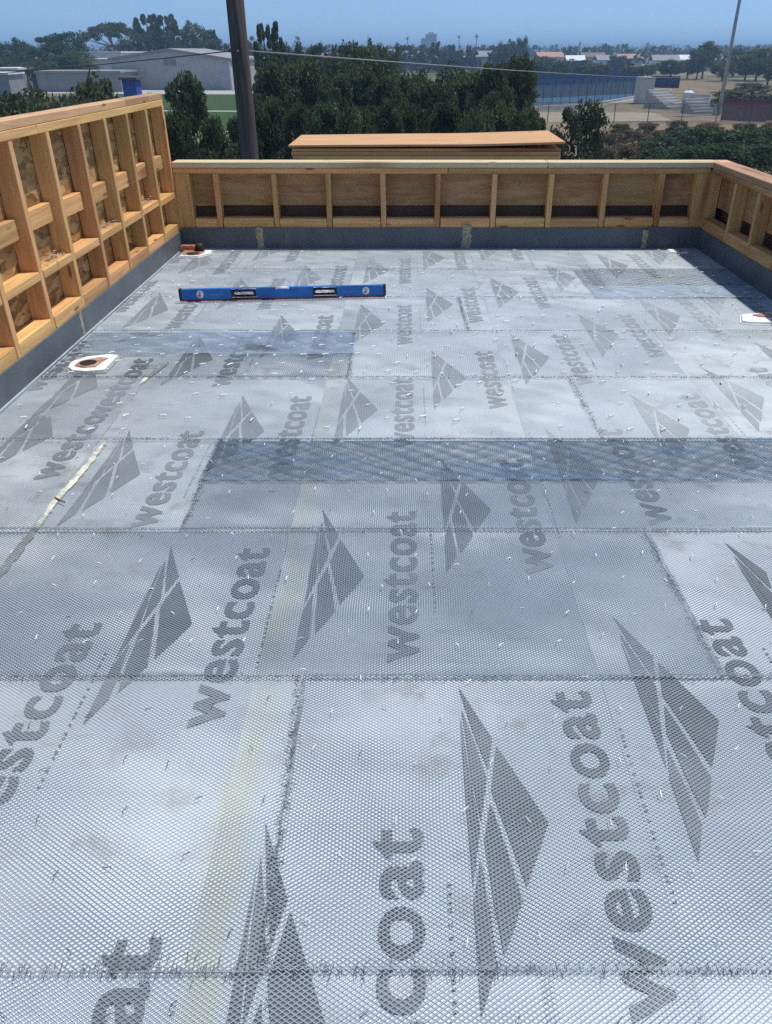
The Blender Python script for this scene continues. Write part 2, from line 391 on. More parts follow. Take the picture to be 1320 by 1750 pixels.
# frayed cut wires along the seams
def seam_wires():
    V_, F_ = [], []
    def wire(p, d, L, wd):
        n = len(V_); d = np.array(d) / np.linalg.norm(d); s = np.cross(d, (0, 0, 1.0)); s = s / (np.linalg.norm(s) + 1e-9) * wd / 2; t = np.array((0, 0, wd * .5))
        e = p + d * L
        V_.extend([p - s, p + s, p + t, e - s, e + s, e + t])
        F_.extend([(n, n + 1, n + 4, n + 3), (n + 1, n + 2, n + 5, n + 4), (n + 2, n, n + 3, n + 5)])
    r = random.Random(11)
    def run(a, b, dens, wd=.0011, lmin=.006, lmax=.018, spread=.006):
        a, b = np.array(a), np.array(b); L = np.linalg.norm(b - a); t = (b - a) / L; q = np.array((-t[1], t[0], 0))
        for _ in range(int(L / dens)):
            p = a + t * r.uniform(0, L) + q * r.gauss(0, spread) + np.array((0, 0, .0165 + r.uniform(-.001, .002)))
            an = r.gauss(0, .7); d = q * math.cos(an) * r.choice((-1, 1)) + t * math.sin(an); d = d + np.array((0, 0, r.uniform(-.15, .25)))
            wire(p, d, r.uniform(lmin, lmax), wd)
    for k, y in enumerate(ROWS[1:-1]):
        near = k < 3
        for j in range(13):                              # the seam wanders a little
            xa = FX0 + (FX1 - FX0) * j / 13; xb = FX0 + (FX1 - FX0) * (j + 1) / 13
            run((xa, y + r.uniform(-.004, .004), 0), (xb, y + r.uniform(-.004, .004), 0)  , (.006 if k == 0 else .0026) if near else .0034, .0011 if near else .0016, .004, .011, spread=.003)
    for _ in range(300):                                 # longer barbs along the nearest lap
        x = r.uniform(-1.3, 1.4); wire(np.array((x, ROWS[1] + r.gauss(.004, .006), .0165)), (r.gauss(0, .25), -1 if r.random() < .7 else 1, r.uniform(0, .3)), r.uniform(.008, .02), .0014)
    for row, x in ((1, -.243), (2, .748), (3, -.71), (4, .752), (5, -.272), (6, .325)):
        run((x + .01, ROWS[row], 0), (x - .01, ROWS[row + 1], 0), .0022, .0011, .005, .013, .005)
    return npmesh('wires', V_, F_, 4)
tag(link('cut_wire_fringe', seam_wires(), WIRE, deck), kind='stuff')

# staples
def staple_mesh(L, r):
    bm = bmesh.new()
    tube(bm, [(-L / 2, 0, -.002), (-L / 2 * .8, 0, .0005), (0, .0004, .0012), (L / 2 * .8, -.0003, .0005), (L / 2, 0, -.002)], r, 4)
    return bm_mesh('staple', bm)
STW = staple_mesh(.015, .0015); STW.materials.append(flat('glint_staple', (.88, .9, .92), .4)); ST = staple_mesh(.017, .0009); STD = staple_mesh(.016, .0008); STF = staple_mesh(.028, .0028)  # the white staple material paints sun glints on the steel
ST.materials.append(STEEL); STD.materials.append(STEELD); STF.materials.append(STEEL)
pts = []
for j in range(44):
    for i in range(30):
        x = FX0 + .05 + i * .133 + (j % 2) * .066 + .02 * math.sin(j * 1.7) + random.gauss(0, .012); y = .5 + j * .126 + .02 * math.sin(i * .8) + random.gauss(0, .012)
        if x < FX1 - .03 and y < YB - .05: pts.append((x, y))
vis = [(x, y) for x, y in pts if abs(x * FPX / (y * cp + CAM_H * sp)) < 700]
vis.sort(key=lambda p: p[1]); near = set(vis[:300]); FV, FF = [], []
sv = np.array([v.co[:] for v in STF.vertices])
for x, y in pts:
    a = random.uniform(0, 6.28) if random.random() < .4 else random.gauss(1.3, .5)
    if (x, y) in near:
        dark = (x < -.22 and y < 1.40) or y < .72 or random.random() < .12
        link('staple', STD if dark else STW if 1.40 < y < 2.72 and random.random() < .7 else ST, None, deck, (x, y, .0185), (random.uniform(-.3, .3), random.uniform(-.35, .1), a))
    elif random.random() < (.9 if (2.3 < y < 2.72 or 3.35 < y < 4.05 or 4.65 < y < 4.95) else .4):
        c, s = math.cos(a * .3), math.sin(a * .3); n = len(FV)
        q = sv * random.uniform(.7, 1.2); FV.extend(np.stack([x + q[:, 0] * c - q[:, 1] * s, y + q[:, 0] * s + q[:, 1] * c, .021 + q[:, 2]], -1).tolist())
        FF.extend([[n + k for k in p.vertices] for p in STF.polygons if len(p.vertices) == 4])
tag(link('far_staples', npmesh('far_staples', FV, FF, 4), bpy.data.materials['glint_staple'], deck), kind='stuff')

# dried adhesive beads on top of the lath, where two rolls lap
def bead(name, path, wid, z, mat=FOAM, parent=deck):
    L, Rr = [], []
    for i in range(len(path) - 1):
        (xa, ya), (xb, yb) = path[i], path[i + 1]; n = max(2, int(abs(yb - ya) / .015))
        for k in range(n):
            t = k / n; L.append((xa + (xb - xa) * t, ya + (yb - ya) * t))
    bm = bmesh.new(); rows = []
    for i, (x, y) in enumerate(L):
        ed = min(1, i / 3, (len(L) - 1 - i) / 3) * .8 + .2
        a = wid * ed * random.uniform(.35, .8); b = wid * ed * random.uniform(.35, .8)
        rows.append([bm.verts.new(v) for v in ((x - a, y, z), (x - a * .3, y, z + .001), (x + b * .4, y, z + .001), (x + b, y, z))])
    for p, q in zip(rows, rows[1:]):
        for k in range(3): bm.faces.new((p[k], p[k + 1], q[k + 1], q[k]))
    return link(name, bm_mesh(name, bm, True), mat, parent)
bead('adhesive_bead', [(-1.175, 1.55), (-1.165, 1.9), (-1.168, 2.25), (-1.155, 2.50), (-1.16, 2.72)], .021, .0142)
bead('adhesive_bead', [(-1.20, 3.26), (-1.19, 3.36), (-1.165, 3.45), (-1.14, 3.58)], .014, .0155)
# twig lying on the bead
bm = bmesh.new(); tube(bm, [(-1.175, 2.235, .0195), (-1.15, 2.217, .019), (-1.13, 2.205, .018)], .0026, 5)
tag(link('wood_splinter', bm_mesh('splinter', bm), flat('splinter', (.22, .13, .07))), 'small brown wood splinter lying across the pale adhesive bead', 'splinter')

# ------------------------------------------------------------------ walls
STUD = .038
def smear(x, y0, z0, z1, wx, axis, parent, name='adhesive_smear'):
    bm = bmesh.new(); rows = []
    n = 12
    for i in range(n + 1):
        z = z0 + (z1 - z0) * i / n; a = wx * random.uniform(.35, .6); b = wx * random.uniform(.35, .6)
        if axis == 'x': rows.append([bm.verts.new(v) for v in ((x - a, y0, z), (x - a * .4, y0 - .004, z), (x + b * .4, y0 - .004, z), (x + b, y0, z))])
        else: rows.append([bm.verts.new(v) for v in ((y0, x - a, z), (y0 + .004, x - a * .4, z), (y0 + .004, x + b * .4, z), (y0, x + b, z))])
    for p, q in zip(rows, rows[1:]):
        for k in range(3): bm.faces.new((p[k], p[k + 1], q[k + 1], q[k]) if axis == 'x' else (p[k + 1], p[k], q[k], q[k + 1]))
    link(name, bm_mesh(name, bm, True), TANSM, parent)

# left wall: tall, open studs over OSB
LW = empty('left_stud_wall'); LW.name = 'stud_wall'
tag(LW, 'tall open stud wall with OSB sheathing and blocking along the left side', 'stud wall')
F = -1.70; D = F - .089
ys = [6.058 - .400 * k for k in range(16)]
for k, y in enumerate(ys):
    box('stud', D, F, y - STUD / 2, y + STUD / 2, .10, .9705, WZ, LW, jit=.0025, rot=(random.uniform(-.004, .004), random.uniform(-.002, .002), 0))
for k in range(len(ys) - 1):
    a, b = ys[k + 1] + STUD / 2 + .0015, ys[k] - STUD / 2 - .0015
    dz = random.uniform(-.006, .006)
    box('bottom_block', D, F - random.uniform(0, .003), a, b, .0, .197 + dz * .5, WY, LW, jit=.001)
    box('shelf_block', D, F - random.uniform(0, .003), a, b, .378 + dz, .416 + dz, WY, LW, jit=.001)
    dz = random.uniform(-.008, .008)
    box('flat_block', D + .001, D + .039, a, b, .568 + dz, .656 + dz, WY, LW, jit=.001, rot=(random.uniform(-.012, .012), 0, 0))
box('top_plate', D, F, -.2, 3.95, .971, 1.0085, WY, LW); box('top_plate', D, F - .001, 3.955, 6.081, .971, 1.0085, WY, LW)
box('top_plate', D + .002, F - .003, -.2, 2.6, 1.010, 1.047, PINK, LW); box('top_plate', D + .002, F - .002, 2.605, 5.28, 1.010, 1.047, PINK, LW)
box('top_plate', D + .002, F - .003, 5.284, 5.74, 1.010, 1.047, PINK, LW); box('top_plate', D + .002, F - .002, 5.744, 6.079, 1.010, 1.047, PINK, LW)
for a, b in ((-.2, 2.4), (2.403, 4.842), (4.845, 6.078)):
    box('sheathing_panel', D - .014, D - .002, a, b, 0, 1.046, OSB, LW, .001)
for a, b in ((-.2, 3.95), (3.956, YB)):
    box('flashing', F + .001, F + .010, a, b, 0, .143, MEMB, LW, .002)
smear(3.95, F + .0105, .016, .15, .034, 'y', LW)
box('white_caulk_line', F + .010, F + .015, -.2, 5.95, .012, .021, flat('grey_caulk', (.5, .53, .55)), LW, .002)
# sawdust and chips left on the shelf blocks
def chips(bay, n, seed):
    r = random.Random(seed); Vv, Ff = [], []
    y0, y1 = ys[bay + 1] + .03, ys[bay] - .03
    for _ in range(n):
        y = min(y1, max(y0, r.gauss(y1 - .09, .07))); x = D + .02 + abs(r.gauss(0, .022)); z = .418 + abs(r.gauss(0, .012)); s = r.uniform(.003, .009)
        m = Matrix.Rotation(r.uniform(0, 6), 3, 'Z') @ Matrix.Rotation(r.uniform(-.8, .8), 3, 'X'); k = len(Vv)
        for q in ((-s, -s * .5, 0), (s, -s * .4, .001), (s * .8, s * .5, 0), (-s * .7, s * .4, .001), (0, 0, s * .4)): Vv.append(tuple(m @ Vector(q) + Vector((x, y, z))))
        Ff += [(k, k + 1, k + 4), (k + 1, k + 2, k + 4), (k + 2, k + 3, k + 4), (k + 3, k, k + 4)]
    return npmesh('chips', Vv, Ff, 3)
CH = flat('pale_wood_chips', (.40, .29, .21), .8, var=.4, scale=90)
for bay, lab in ((1, 'small pile of wood chips on the shelf block nearest the far corner'), (3, 'pile of wood chips on a shelf block mid way along left wall'), (5, 'pile of wood chips on the shelf block nearest the camera')):
    tag(link('wood_chips', chips(bay, 110, bay), CH), lab, 'wood chips', kind='stuff')

# back parapet
BW = empty('parapet_wall'); tag(BW, 'low back parapet wall of studs and plywood panels with pale top plate', 'parapet wall')
Y0 = YB + .006; Y1 = Y0 + .089
bx = [-1.393, -.971, -.576, -.172, .232, .645, 1.057, 1.461, 1.87]
for x in bx:
    box('stud', x - STUD / 2, x + STUD / 2, Y0, Y1, .10, .5335, WZ, BW, jit=.003, rot=(0, random.uniform(-.012, .012), 0))
box('corner_stud', -1.697, -1.585, Y0 + .002, Y1, .10, .5335, WZ, BW); box('corner_stud', 2.118, 2.301, Y0 + .002, Y1, .10, .5335, WZ, BW)
ex = [-1.585 - STUD / 2] + bx + [2.118 + STUD / 2]
for a, b in zip(ex, ex[1:]):
    box('bottom_block', a + STUD / 2 + .004, b - STUD / 2 - .004, Y0 + random.uniform(.001, .005), Y1, 0, .226 + random.uniform(-.004, .004), WX, BW, jit=.001)
    top = .302 + random.uniform(-.003, .003)
    box('plywood_panel', a + .002, b - .002, Y1 + .002, Y1 + .014, top, .533, PLY, BW, .001)
box('dark_backing', -1.7, 2.365, Y1 + .05, Y1 + .062, -.02, .533, flat('cavity_shade', (.13, .075, .05)), BW, 0)  # dark sheet behind the slots: cavity shade put into its colour
box('top_plate', -1.697, .30, Y0 + .001, Y0 + .14, .534, .571, WX, BW); box('top_plate', .304, 2.205, Y0, Y0 + .14, .534, .571, WX, BW)
box('cap_plate', -1.697, 1.02, Y0 - .004, Y0 + .146, .5735, .611, wood('fir_cap', 0, (.55, .40, .22), (.74, .60, .38)), BW, .003)
box('cap_plate', 1.024, 2.26, Y0 - .003, Y0 + .146, .5735, .6105, bpy.data.materials['fir_cap'], BW, .003, rot=(0, 0, .001))
for a, b in ((-1.688, -.93), (-.925, .445), (.45, 1.80), (1.805, XR)):
    box('flashing', a, b, YB - .004, Y0 - .001, 0, .158 + random.uniform(-.006, .006), MEMB, BW, .002)
smear(-1.105, YB - .005, .01, .165, .055, 'x', BW); smear(.452, YB - .005, .012, .18, .072, 'x', BW); smear(1.80, YB - .005, .012, .145, .04, 'x', BW)
# the left wall's end is met by a short plate offcut
# right parapet
RW = empty('parapet_wall'); tag(RW, 'low right parapet wall of studs and plywood panels, in shade', 'parapet wall')
G0 = XR + .003; G1 = G0 + .089
ry = [5.58, 5.18, 4.78, 4.38, 3.98, 3.58, 3.18, 2.78, 2.38, 1.98]
for y in ry:
    box('stud', G0, G1, y - STUD / 2, y + STUD / 2, .10, .5335, WZ, RW, jit=.003, rot=(random.uniform(-.008, .008), 0, 0))
for b, a in zip([YB + .09] + ry, ry + [1.58]):
    box('bottom_block', G0 + random.uniform(.001, .005), G1, a + .023, b - .023, 0, .226, WY, RW, jit=.001)
    box('plywood_panel', G1 + .002, G1 + .014, a + .002, b - .002, .302, .533, PLY, RW, .001)
box('dark_backing', G1 + .05, G1 + .062, 1.58, Y1 + .04, -.02, .533, bpy.data.materials['cavity_shade'], RW, 0)
box('top_plate', G0, G0 + .14, 1.58, 6.055, .534, .571, WY, RW)
box('cap_plate', G0 - .004, G0 + .146, 1.58, 6.055, .5735, .611, PINK, RW, .003); box('cap_plate', 2.262, G0 + .146, 6.057, 6.205, .5735, .6105, PINK, RW, .003)
for a, b in ((1.58, 3.7), (3.705, YB - .006)):
    box('flashing', XR - .007, G0 - .001, a, b, 0, .15, MEMB, RW, .002)
# storeys below the deck
hb = empty('house'); tag(hb, 'lower storeys of the house under the roof deck, hidden from view', 'house')
box('wall', -1.80, 2.36, -2.5, 6.2, GZ, -.065, flat('stucco', (.6, .56, .5), .9), hb, .02)
box('lower_roof', -1.9, 2.5, 6.21, 9.6, GZ, -.35, flat('grey_roofing', (.25, .25, .25), .9), hb, .02)

# ------------------------------------------------------------------ plywood stack on the lower roof behind the parapet
PS = empty('plywood_stack', (0, 0, -.345)); tag(PS, 'stack of fresh plywood sheets behind the back parapet, top sheet warped', 'plywood stack')
z = -.345; k = 0
EDGE = wood('lit_ply_edges', 0, (.56, .30, .10), (.80, .48, .20))  # lighter wood: light bounced onto the stack front is put into the colour
while z < .505:
    t = .034 if k > 3 else .11
    if z + t > .53: t = .53 - z
    box('sheet', -1.062 + random.uniform(-.008, .008), 1.42 + random.uniform(-.01, .01), 7.815 + random.uniform(-.004, .004), 8.80, z, z + t - .003, EDGE, PS, .002)
    z += t; k += 1
def warped(x0, x1, y0, y1, z0, th):
    bm = bmesh.new(); nx, ny = 24, 8; top = []; bot = []
    def h(u, v): return .012 * math.sin(u * 2.2 + .2) + .042 * max(0, u - .62) ** 1.3 * 2 + .012 * v * u
    for j in range(ny + 1):
        for lst, dz in ((top, th), (bot, 0)):
            row = []
            for i in range(nx + 1):
                u, v = i / nx, j / ny; xa = x0 + (x1 - x0) * u + (.0 * v); row.append(bm.verts.new((xa, y0 + (y1 - y0) * v - .02 * math.sin(u * 3.1), z0 + dz + h(u, v) - PS.location.z)))
            lst.append(row)
    for j in range(ny):
        for i in range(nx):
            bm.faces.new((top[j][i], top[j][i + 1], top[j + 1][i + 1], top[j + 1][i])); bm.faces.new((bot[j][i], bot[j + 1][i], bot[j + 1][i + 1], bot[j][i + 1]))
    for i in range(nx):
        bm.faces.new((bot[0][i], bot[0][i + 1], top[0][i + 1], top[0][i])); bm.faces.new((top[ny][i], top[ny][i + 1], bot[ny][i + 1], bot[ny][i]))
    for j in range(ny):
        bm.faces.new((top[j][0], top[j + 1][0], bot[j + 1][0], bot[j][0])); bm.faces.new((bot[j][nx], bot[j + 1][nx], top[j + 1][nx], top[j][nx]))
    return bm_mesh('top_sheet', bm)
link('top_sheet', warped(-1.085, 1.455, 7.80, 8.82, .535, .018), PLYTOP, PS)

# ------------------------------------------------------------------ spirit level
LV = empty('spirit_level', (-1.346, 4.59, .020), (0, 0, math.atan2(.102, 1.214)))
tag(LV, 'long blue spirit level standing on edge on the lath', 'level')
def paint(name, c, rough=.35): return flat(name, c, rough, var=.1, scale=14)
BLUE, BLK, RED = paint('blue_paint', (.014, .15, .47)), paint('black_plastic', (.02, .022, .028), .5), paint('dark_red_edge', (.20, .02, .025), .5)
LL, LH, LT = 1.22, .066, .026
def level_body():
    bm = bmesh.new()
    # front and back faces with two long rounded hand holes, built as strips around each slot
    def slot(cx):
        n = 8; pts = []
        for i in range(n + 1): a = math.pi / 2 + math.pi * i / n; pts.append((cx - .047 + .012 * math.cos(a), LH * .52 + .012 * math.sin(a)))
        for i in range(n + 1): a = -math.pi / 2 + math.pi * i / n; pts.append((cx + .047 + .012 * math.cos(a), LH * .52 + .012 * math.sin(a)))
        return pts
    return slot
def plate_with_hole(bm, x0, x1, z0, z1, hole, y):
    """rectangle with a hole as a fan of quads: outer loop points matched to the hole's points by direction"""
    cx = sum(p[0] for p in hole) / len(hole); cz = sum(p[1] for p in hole) / len(hole); out = []
    for (x, zz) in hole:
        dx, dz = x - cx, zz - cz
        t = min((x1 - cx) / dx if dx > 1e-9 else 1e9, (x0 - cx) / dx if dx < -1e-9 else 1e9, (z1 - cz) / dz if dz > 1e-9 else 1e9, (z0 - cz) / dz if dz < -1e-9 else 1e9)
        out.append((cx + dx * t, cz + dz * t))
    n = len(hole); res = []
    hv = [bm.verts.new((x, y, z_)) for x, z_ in hole]; ov = [bm.verts.new((x, y, z_)) for x, z_ in out]
    for i in range(n): bm.faces.new((ov[i], ov[(i + 1) % n], hv[(i + 1) % n], hv[i]))
    corners = [(x0, z0), (x1, z0), (x1, z1), (x0, z1)]
    for c in corners:                                    # fill each corner triangle
        best = min(range(n), key=lambda i: 0 if ((out[i][0] - c[0]) * (out[(i + 1) % n][0] - c[0]) < 1e-9 and (out[i][1] - c[1]) * (out[(i + 1) % n][1] - c[1]) < 1e-9 and abs(out[i][0] - out[(i + 1) % n][0]) > 1e-6 and abs(out[i][1] - out[(i + 1) % n][1]) > 1e-6 and (abs(out[i][0] - c[0]) < 1e-6 or abs(out[i][1] - c[1]) < 1e-6)and (abs(out[(i+1)%n][0] - c[0]) < 1e-6 or abs(out[(i+1)%n][1] - c[1]) < 1e-6)) else 1)
        bm.faces.new((ov[best], bm.verts.new((c[0], y, c[1])), ov[(best + 1) % n]))
    return hv
slot = level_body()
bm = bmesh.new(); SL = []
xs = [0, .30, .45, .565, .645, .79, .925, LL]
for y in (0, LT):
    hs = []
    for a, b in ((xs[1], xs[2]), (xs[5], xs[6])): hs.append(plate_with_hole(bm, a, b, .004, LH, slot((a + b) / 2), y))
    for a, b, zt in ((xs[0], xs[1], LH), (xs[2], xs[3], LH), (xs[3], xs[4], LH - .014), (xs[4], xs[5], LH), (xs[6], xs[7], LH)):
        bm.faces.new([bm.verts.new(v) for v in ((a, y, .004), (b, y, .004), (b, y, zt), (a, y, zt))])
    SL.append(hs)
for h0, h1 in zip(*SL):
    n = len(h0)
    for i in range(n): bm.faces.new((h0[i], h0[(i + 1) % n], h1[(i + 1) % n], h1[i]))
def qd(*v): bm.faces.new([bm.verts.new(p) for p in v])
for a, b, zt in ((0, xs[3], LH), (xs[3], xs[4], LH - .014), (xs[4], LL, LH)): qd((a, 0, zt), (b, 0, zt), (b, LT, zt), (a, LT, zt))
for x in (xs[3], xs[4]): qd((x, 0, LH - .014), (x, LT, LH - .014), (x, LT, LH), (x, 0, LH))
for x in (0, LL): qd((x, 0, .004), (x, LT, .004), (x, LT, LH), (x, 0, LH))
qd((0, 0, .004), (LL, 0, .004), (LL, LT, .004), (0, LT, .004))
bmesh.ops.recalc_face_normals(bm, faces=bm.faces[:])
link('body', bm_mesh('body', bm), BLUE, LV)
def part(name, x0, x1, y0, y1, z0, z1, mat, bev=.001):
    bm = bmesh.new(); boxbm(bm, x0, x1, y0, y1, z0, z1); bmesh.ops.bevel(bm, geom=bm.edges[:], offset=bev, segments=1, affect='EDGES')
    return link(name, bm_mesh(name, bm), mat, LV)
part('base_rail', -.004, LL + .002, -.003, LT + .003, -.003, .0052, RED)
part('end_cap', -.006, .010, -.002, LT + .002, .0055, LH + .002, BLK); part('end_cap', LL - .010, LL + .006, -.002, LT + .002, .0055, LH + .002, BLK)
def frame(cx):                                           # black grip frame round the hand hole
    bm = bmesh.new()
    hv = []
    for y in (-.0025, LT + .0025): hv.append(plate_with_hole(bm, cx - .073, cx + .073, .0065, LH - .0005, slot(cx), y))
    n = len(hv[0])
    for i in range(n): bm.faces.new((hv[0][i], hv[0][(i + 1) % n], hv[1][(i + 1) % n], hv[1][i]))
    for v in (((cx - .073, -.0025, LH - .0005), (cx + .073, -.0025, LH - .0005), (cx + .073, LT + .0025, LH - .0005), (cx - .073, LT + .0025, LH - .0005)),):
        bm.faces.new([bm.verts.new(p) for p in v]).material_index = 0
    bmesh.ops.recalc_face_normals(bm, faces=bm.faces[:])
    link('grip_frame', bm_mesh('grip', bm), BLK, LV)
frame((xs[1] + xs[2]) / 2 + .0); frame((xs[5] + xs[6]) / 2)
VIAL = flat('clear_vial', (.78, .80, .80), .15, var=.05); VR = paint('red_vial_mark', (.55, .05, .05))
for cx in (.118, 1.105):                                 # round plumb vials near the ends
    bm = bmesh.new(); bmesh.ops.create_cone(bm, cap_ends=True, segments=20, radius1=.0215, radius2=.0215, depth=LT + .006, matrix=Matrix.Translation((cx, LT / 2, .036)) @ Matrix.Rotation(R(90), 4, 'X'))
    vo = link('round_vial', bm_mesh('vial', bm), VIAL, LV)
    bm = bmesh.new(); boxbm(bm, cx - .003, cx + .003, -.0055, -.0033, .02, .052); boxbm(bm, cx - .012, cx - .006, -.0055, -.0033, .024, .034)
    link('vial_mark', bm_mesh('mark', bm), VR, vo)
bm = bmesh.new(); tube(bm, [(.575, LT / 2, LH - .0055), (.635, LT / 2, LH - .0055)], .0085, 10); link('centre_vial', bm_mesh('cvial', bm, True), VIAL, LV)
for x0 in (.178, .965):
    bm = bmesh.new(); x = x0
    for k in range(7): L = random.uniform(.007, .013); boxbm(bm, x, x + L, -.0012, -.0003, .031, .037); x += L + .002
    link('worn_lettering', bm_mesh('wl', bm), paint('worn_print', (.10, .26, .46)), LV)

# ------------------------------------------------------------------ drains
def outline(n, rx, ry, jit, seed):
    r = random.Random(seed); return [(rx * math.cos(6.28319 * i / n) * r.uniform(1 - jit, 1 + jit), ry * math.sin(6.28319 * i / n) * r.uniform(1 - jit, 1 + jit)) for i in range(n)]
def ringmesh(prof, n=28, sx=1, sy=1, ox=0, oy=0):
    bm = bmesh.new(); rings = [[bm.verts.new((ox + r * sx * math.cos(6.28319 * k / n), oy + r * sy * math.sin(6.28319 * k / n), z_)) for k in range(n)] for r, z_ in prof]
    for a, b in zip(rings, rings[1:]):
        for k in range(n): bm.faces.new((a[k], a[(k + 1) % n], b[(k + 1) % n], b[k]))
    bm.faces.new(rings[-1]); return bm_mesh('ring', bm, True)
def patch(name, pts, th, mat, parent, z=0):
    bm = bmesh.new(); poly(bm, pts, z, z + th); bmesh.ops.bevel(bm, geom=[e for e in bm.edges if all(v.co.z > z + th * .5 for v in e.verts)], offset=th * .6, segments=2, affect='EDGES')
    return link(name, bm_mesh(name, bm), mat, parent)
d1 = empty('deck_drain', (-1.503, 3.525, .006)); tag(d1, 'round copper deck drain set in white sealant beside the left wall', 'drain')
patch('sealant_patch', [(-.099, -.064), (-.108, -.022), (-.107, .026), (-.058, .094), (.042, .132), (.103, .113), (.099, -.104), (.011, -.113), (-.06, -.11)][::-1], .0165, SEAL, d1)
patch('copper_flange', [(-.078, -.046), (-.072, .014), (-.021, .063), (.015, .082), (.078, .061), (.064, .026), (.034, -.004), (.054, -.046), (.056, -.075), (-.008, -.083), (-.063, -.069)][::-1], .0195, COPPER, d1)
link('pipe_mouth', ringmesh([(.052, .0208), (.048, .0235), (.041, .0235), (.037, .022), (.034, .0215)], ox=-.009, oy=-.02), COPPER, d1)
link('opening_shade', ringmesh([(.0395, .0237), (.036, .0241), (.02, .0243)], ox=-.009, oy=-.02), DARK, d1)  # dark disc painted as the shade inside the pipe, no hole cut
d2 = empty('deck_drain', (-1.565, 5.86, .008)); tag(d2, 'copper scupper drain with dark pipe stub in the far left corner', 'drain')
patch('sealant_patch', [(-.09, -.12), (.06, -.13), (.135, -.02), (.12, .09), (-.09, .1)], .016, SEAL, d2)
patch('copper_flange', [(-.085, .0), (-.08, -.09), (.06, -.105), (.09, -.02), (.08, .06), (-.08, .09)], .022, COPPER, d2)
bm = bmesh.new(); boxbm(bm, -.115, .03, .05, .115, .02, .05); bmesh.ops.bevel(bm, geom=bm.edges[:], offset=.006, segments=2, affect='EDGES'); link('scupper_lip', bm_mesh('lip', bm), RUST, d2)
bm = bmesh.new(); tube(bm, [(.035, .03, .02), (.035, .035, .075)], [.036, .03], 14); link('pipe_stub', bm_mesh('stub', bm, True), DARK, d2)
link('opening_shade', ringmesh([(.04, .0225), (.03, .0235), (.01, .0237)], sx=1.25, oy=-.055, ox=.005), DARK, d2)
d3 = empty('deck_drain', (2.01, 4.235, .008)); tag(d3, 'copper drain in white sealant beside the right parapet, half in shadow', 'drain')
patch('sealant_patch', [(-.17, -.05), (-.12, -.085), (.17, -.10), (.185, .10), (.02, .11), (-.12, .085)], .016, SEAL, d3)
patch('copper_flange', [(-.085, .055), (-.05, .01), (.12, -.03), (.16, .02), (.15, .08), (.0, .09)], .021, COPPER, d3)
patch('scorch', [(-.02, -.045), (.03, -.055), (.035, -.03), (-.01, -.02)], .0185, RUST, d3)
link('opening_shade', ringmesh([(.05, .0215), (.04, .0225), (.01, .023)], ox=.09, oy=.03), DARK, d3)
d4 = empty('copper_scrap', (2.035, 5.93, .009)); tag(d4, 'scrap of rusty copper on white sealant in the far right corner', 'copper scrap')
patch('sealant_patch', [(-.09, -.05), (.05, -.07), (.06, .05), (-.08, .06)], .013, SEAL, d4)
patch('copper_plate', [(-.02, -.055), (.045, -.05), (.05, .02), (-.03, .03)], .018, RUST, d4)

#BACKGROUND
# ------------------------------------------------------------------ terrain
def terrain():
    rs = [0, 15, 40, 80, 120, 170, 230, 300, 380, 470, 600, 800, 1050, 1400, 1900, 2500, 3300, 4500, 6500, 9000]; n = 72
    vs = [(0, 0, GZ)]; fs3 = []; bm = bmesh.new()
    rings = []
    for r_ in rs[1:]:
        rings.append([bm.verts.new((r_ * math.sin(6.28319 * k / n), r_ * math.cos(6.28319 * k / n), gz(0, r_))) for k in range(n)])
    c = bm.verts.new((0, 0, GZ))
    for k in range(n): bm.faces.new((c, rings[0][(k + 1) % n], rings[0][k]))
    for a, b in zip(rings, rings[1:]):
        for k in range(n): bm.faces.new((a[k], a[(k + 1) % n], b[(k + 1) % n], b[k]))
    bmesh.ops.recalc_face_normals(bm, faces=bm.faces[:])
    return bm_mesh('ground', bm, True)
def ground_mat():
    m = M('dry_ground', .95, spec=.1); v = m.coord()
    n1 = m.noise(v, .02, 6, .6); n2 = m.noise(v, .35, 5, .65); n3 = m.noise(v, .004, 4)
    c = m.ramp(n2, [(.3, (.14, .105, .06)), (.5, (.25, .195, .12)), (.7, (.33, .27, .175))])
    c = m.mix(m.rng(n1, .46, .58), c, (.07, .08, .032)); c = m.mix(m.rng(n3, .5, .6, 0, .6), c, (.09, .10, .05))
    return m.col(c)
GR = ground_mat()
o = link('ground', terrain(), GR); tag(o, 'dry brown ground stretching to the horizon', kind='structure')
def ground_pt(x, y, z=GZ):
    d = ray(x, y); t = (z - CAM_H) / d.z; return (d.x * t, d.y * t)
def ground_sheet(name, pts, z, mat, label):
    bm = bmesh.new(); bm.faces.new([bm.verts.new((x, y, z)) for x, y in pts]); bmesh.ops.recalc_face_normals(bm, faces=bm.faces[:])
    me = bm_mesh(name, bm)
    if me.polygons[0].normal.z < 0: me.flip_normals()
    return tag(link(name, me, mat), label, kind='structure')
def grassy(name, a, b, sc=.8):
    m = M(name, .95, spec=.1); n = m.noise(m.coord(), sc, 6, .65); return m.col(m.ramp(n, [(.3, a), (.7, b)]))
LAWN = grassy('lawn_grass', (.03, .062, .016), (.06, .10, .03)); DIRT = grassy('pale_dirt', (.34, .28, .20), (.46, .39, .29), .5); TAN = grassy('tan_slope', (.13, .10, .055), (.27, .20, .12), .16)
CONC = grassy('pale_concrete', (.34, .33, .30), (.46, .44, .40), .4)
COURT = grassy('court_paint', (.03, .09, .17), (.045, .12, .21), .3)
ground_sheet('lawn', [(-40, 112), (-12, 112), (-20, 200), (-44, 214), (-70, 214)], GZ + .03, LAWN, 'green sports lawn in front of the grey gymnasium')
ground_sheet('path', [(-62, 151), (-14, 147), (-14, 149.5), (-62, 153.5)], GZ + .06, CONC, 'narrow pale path crossing the lawn')
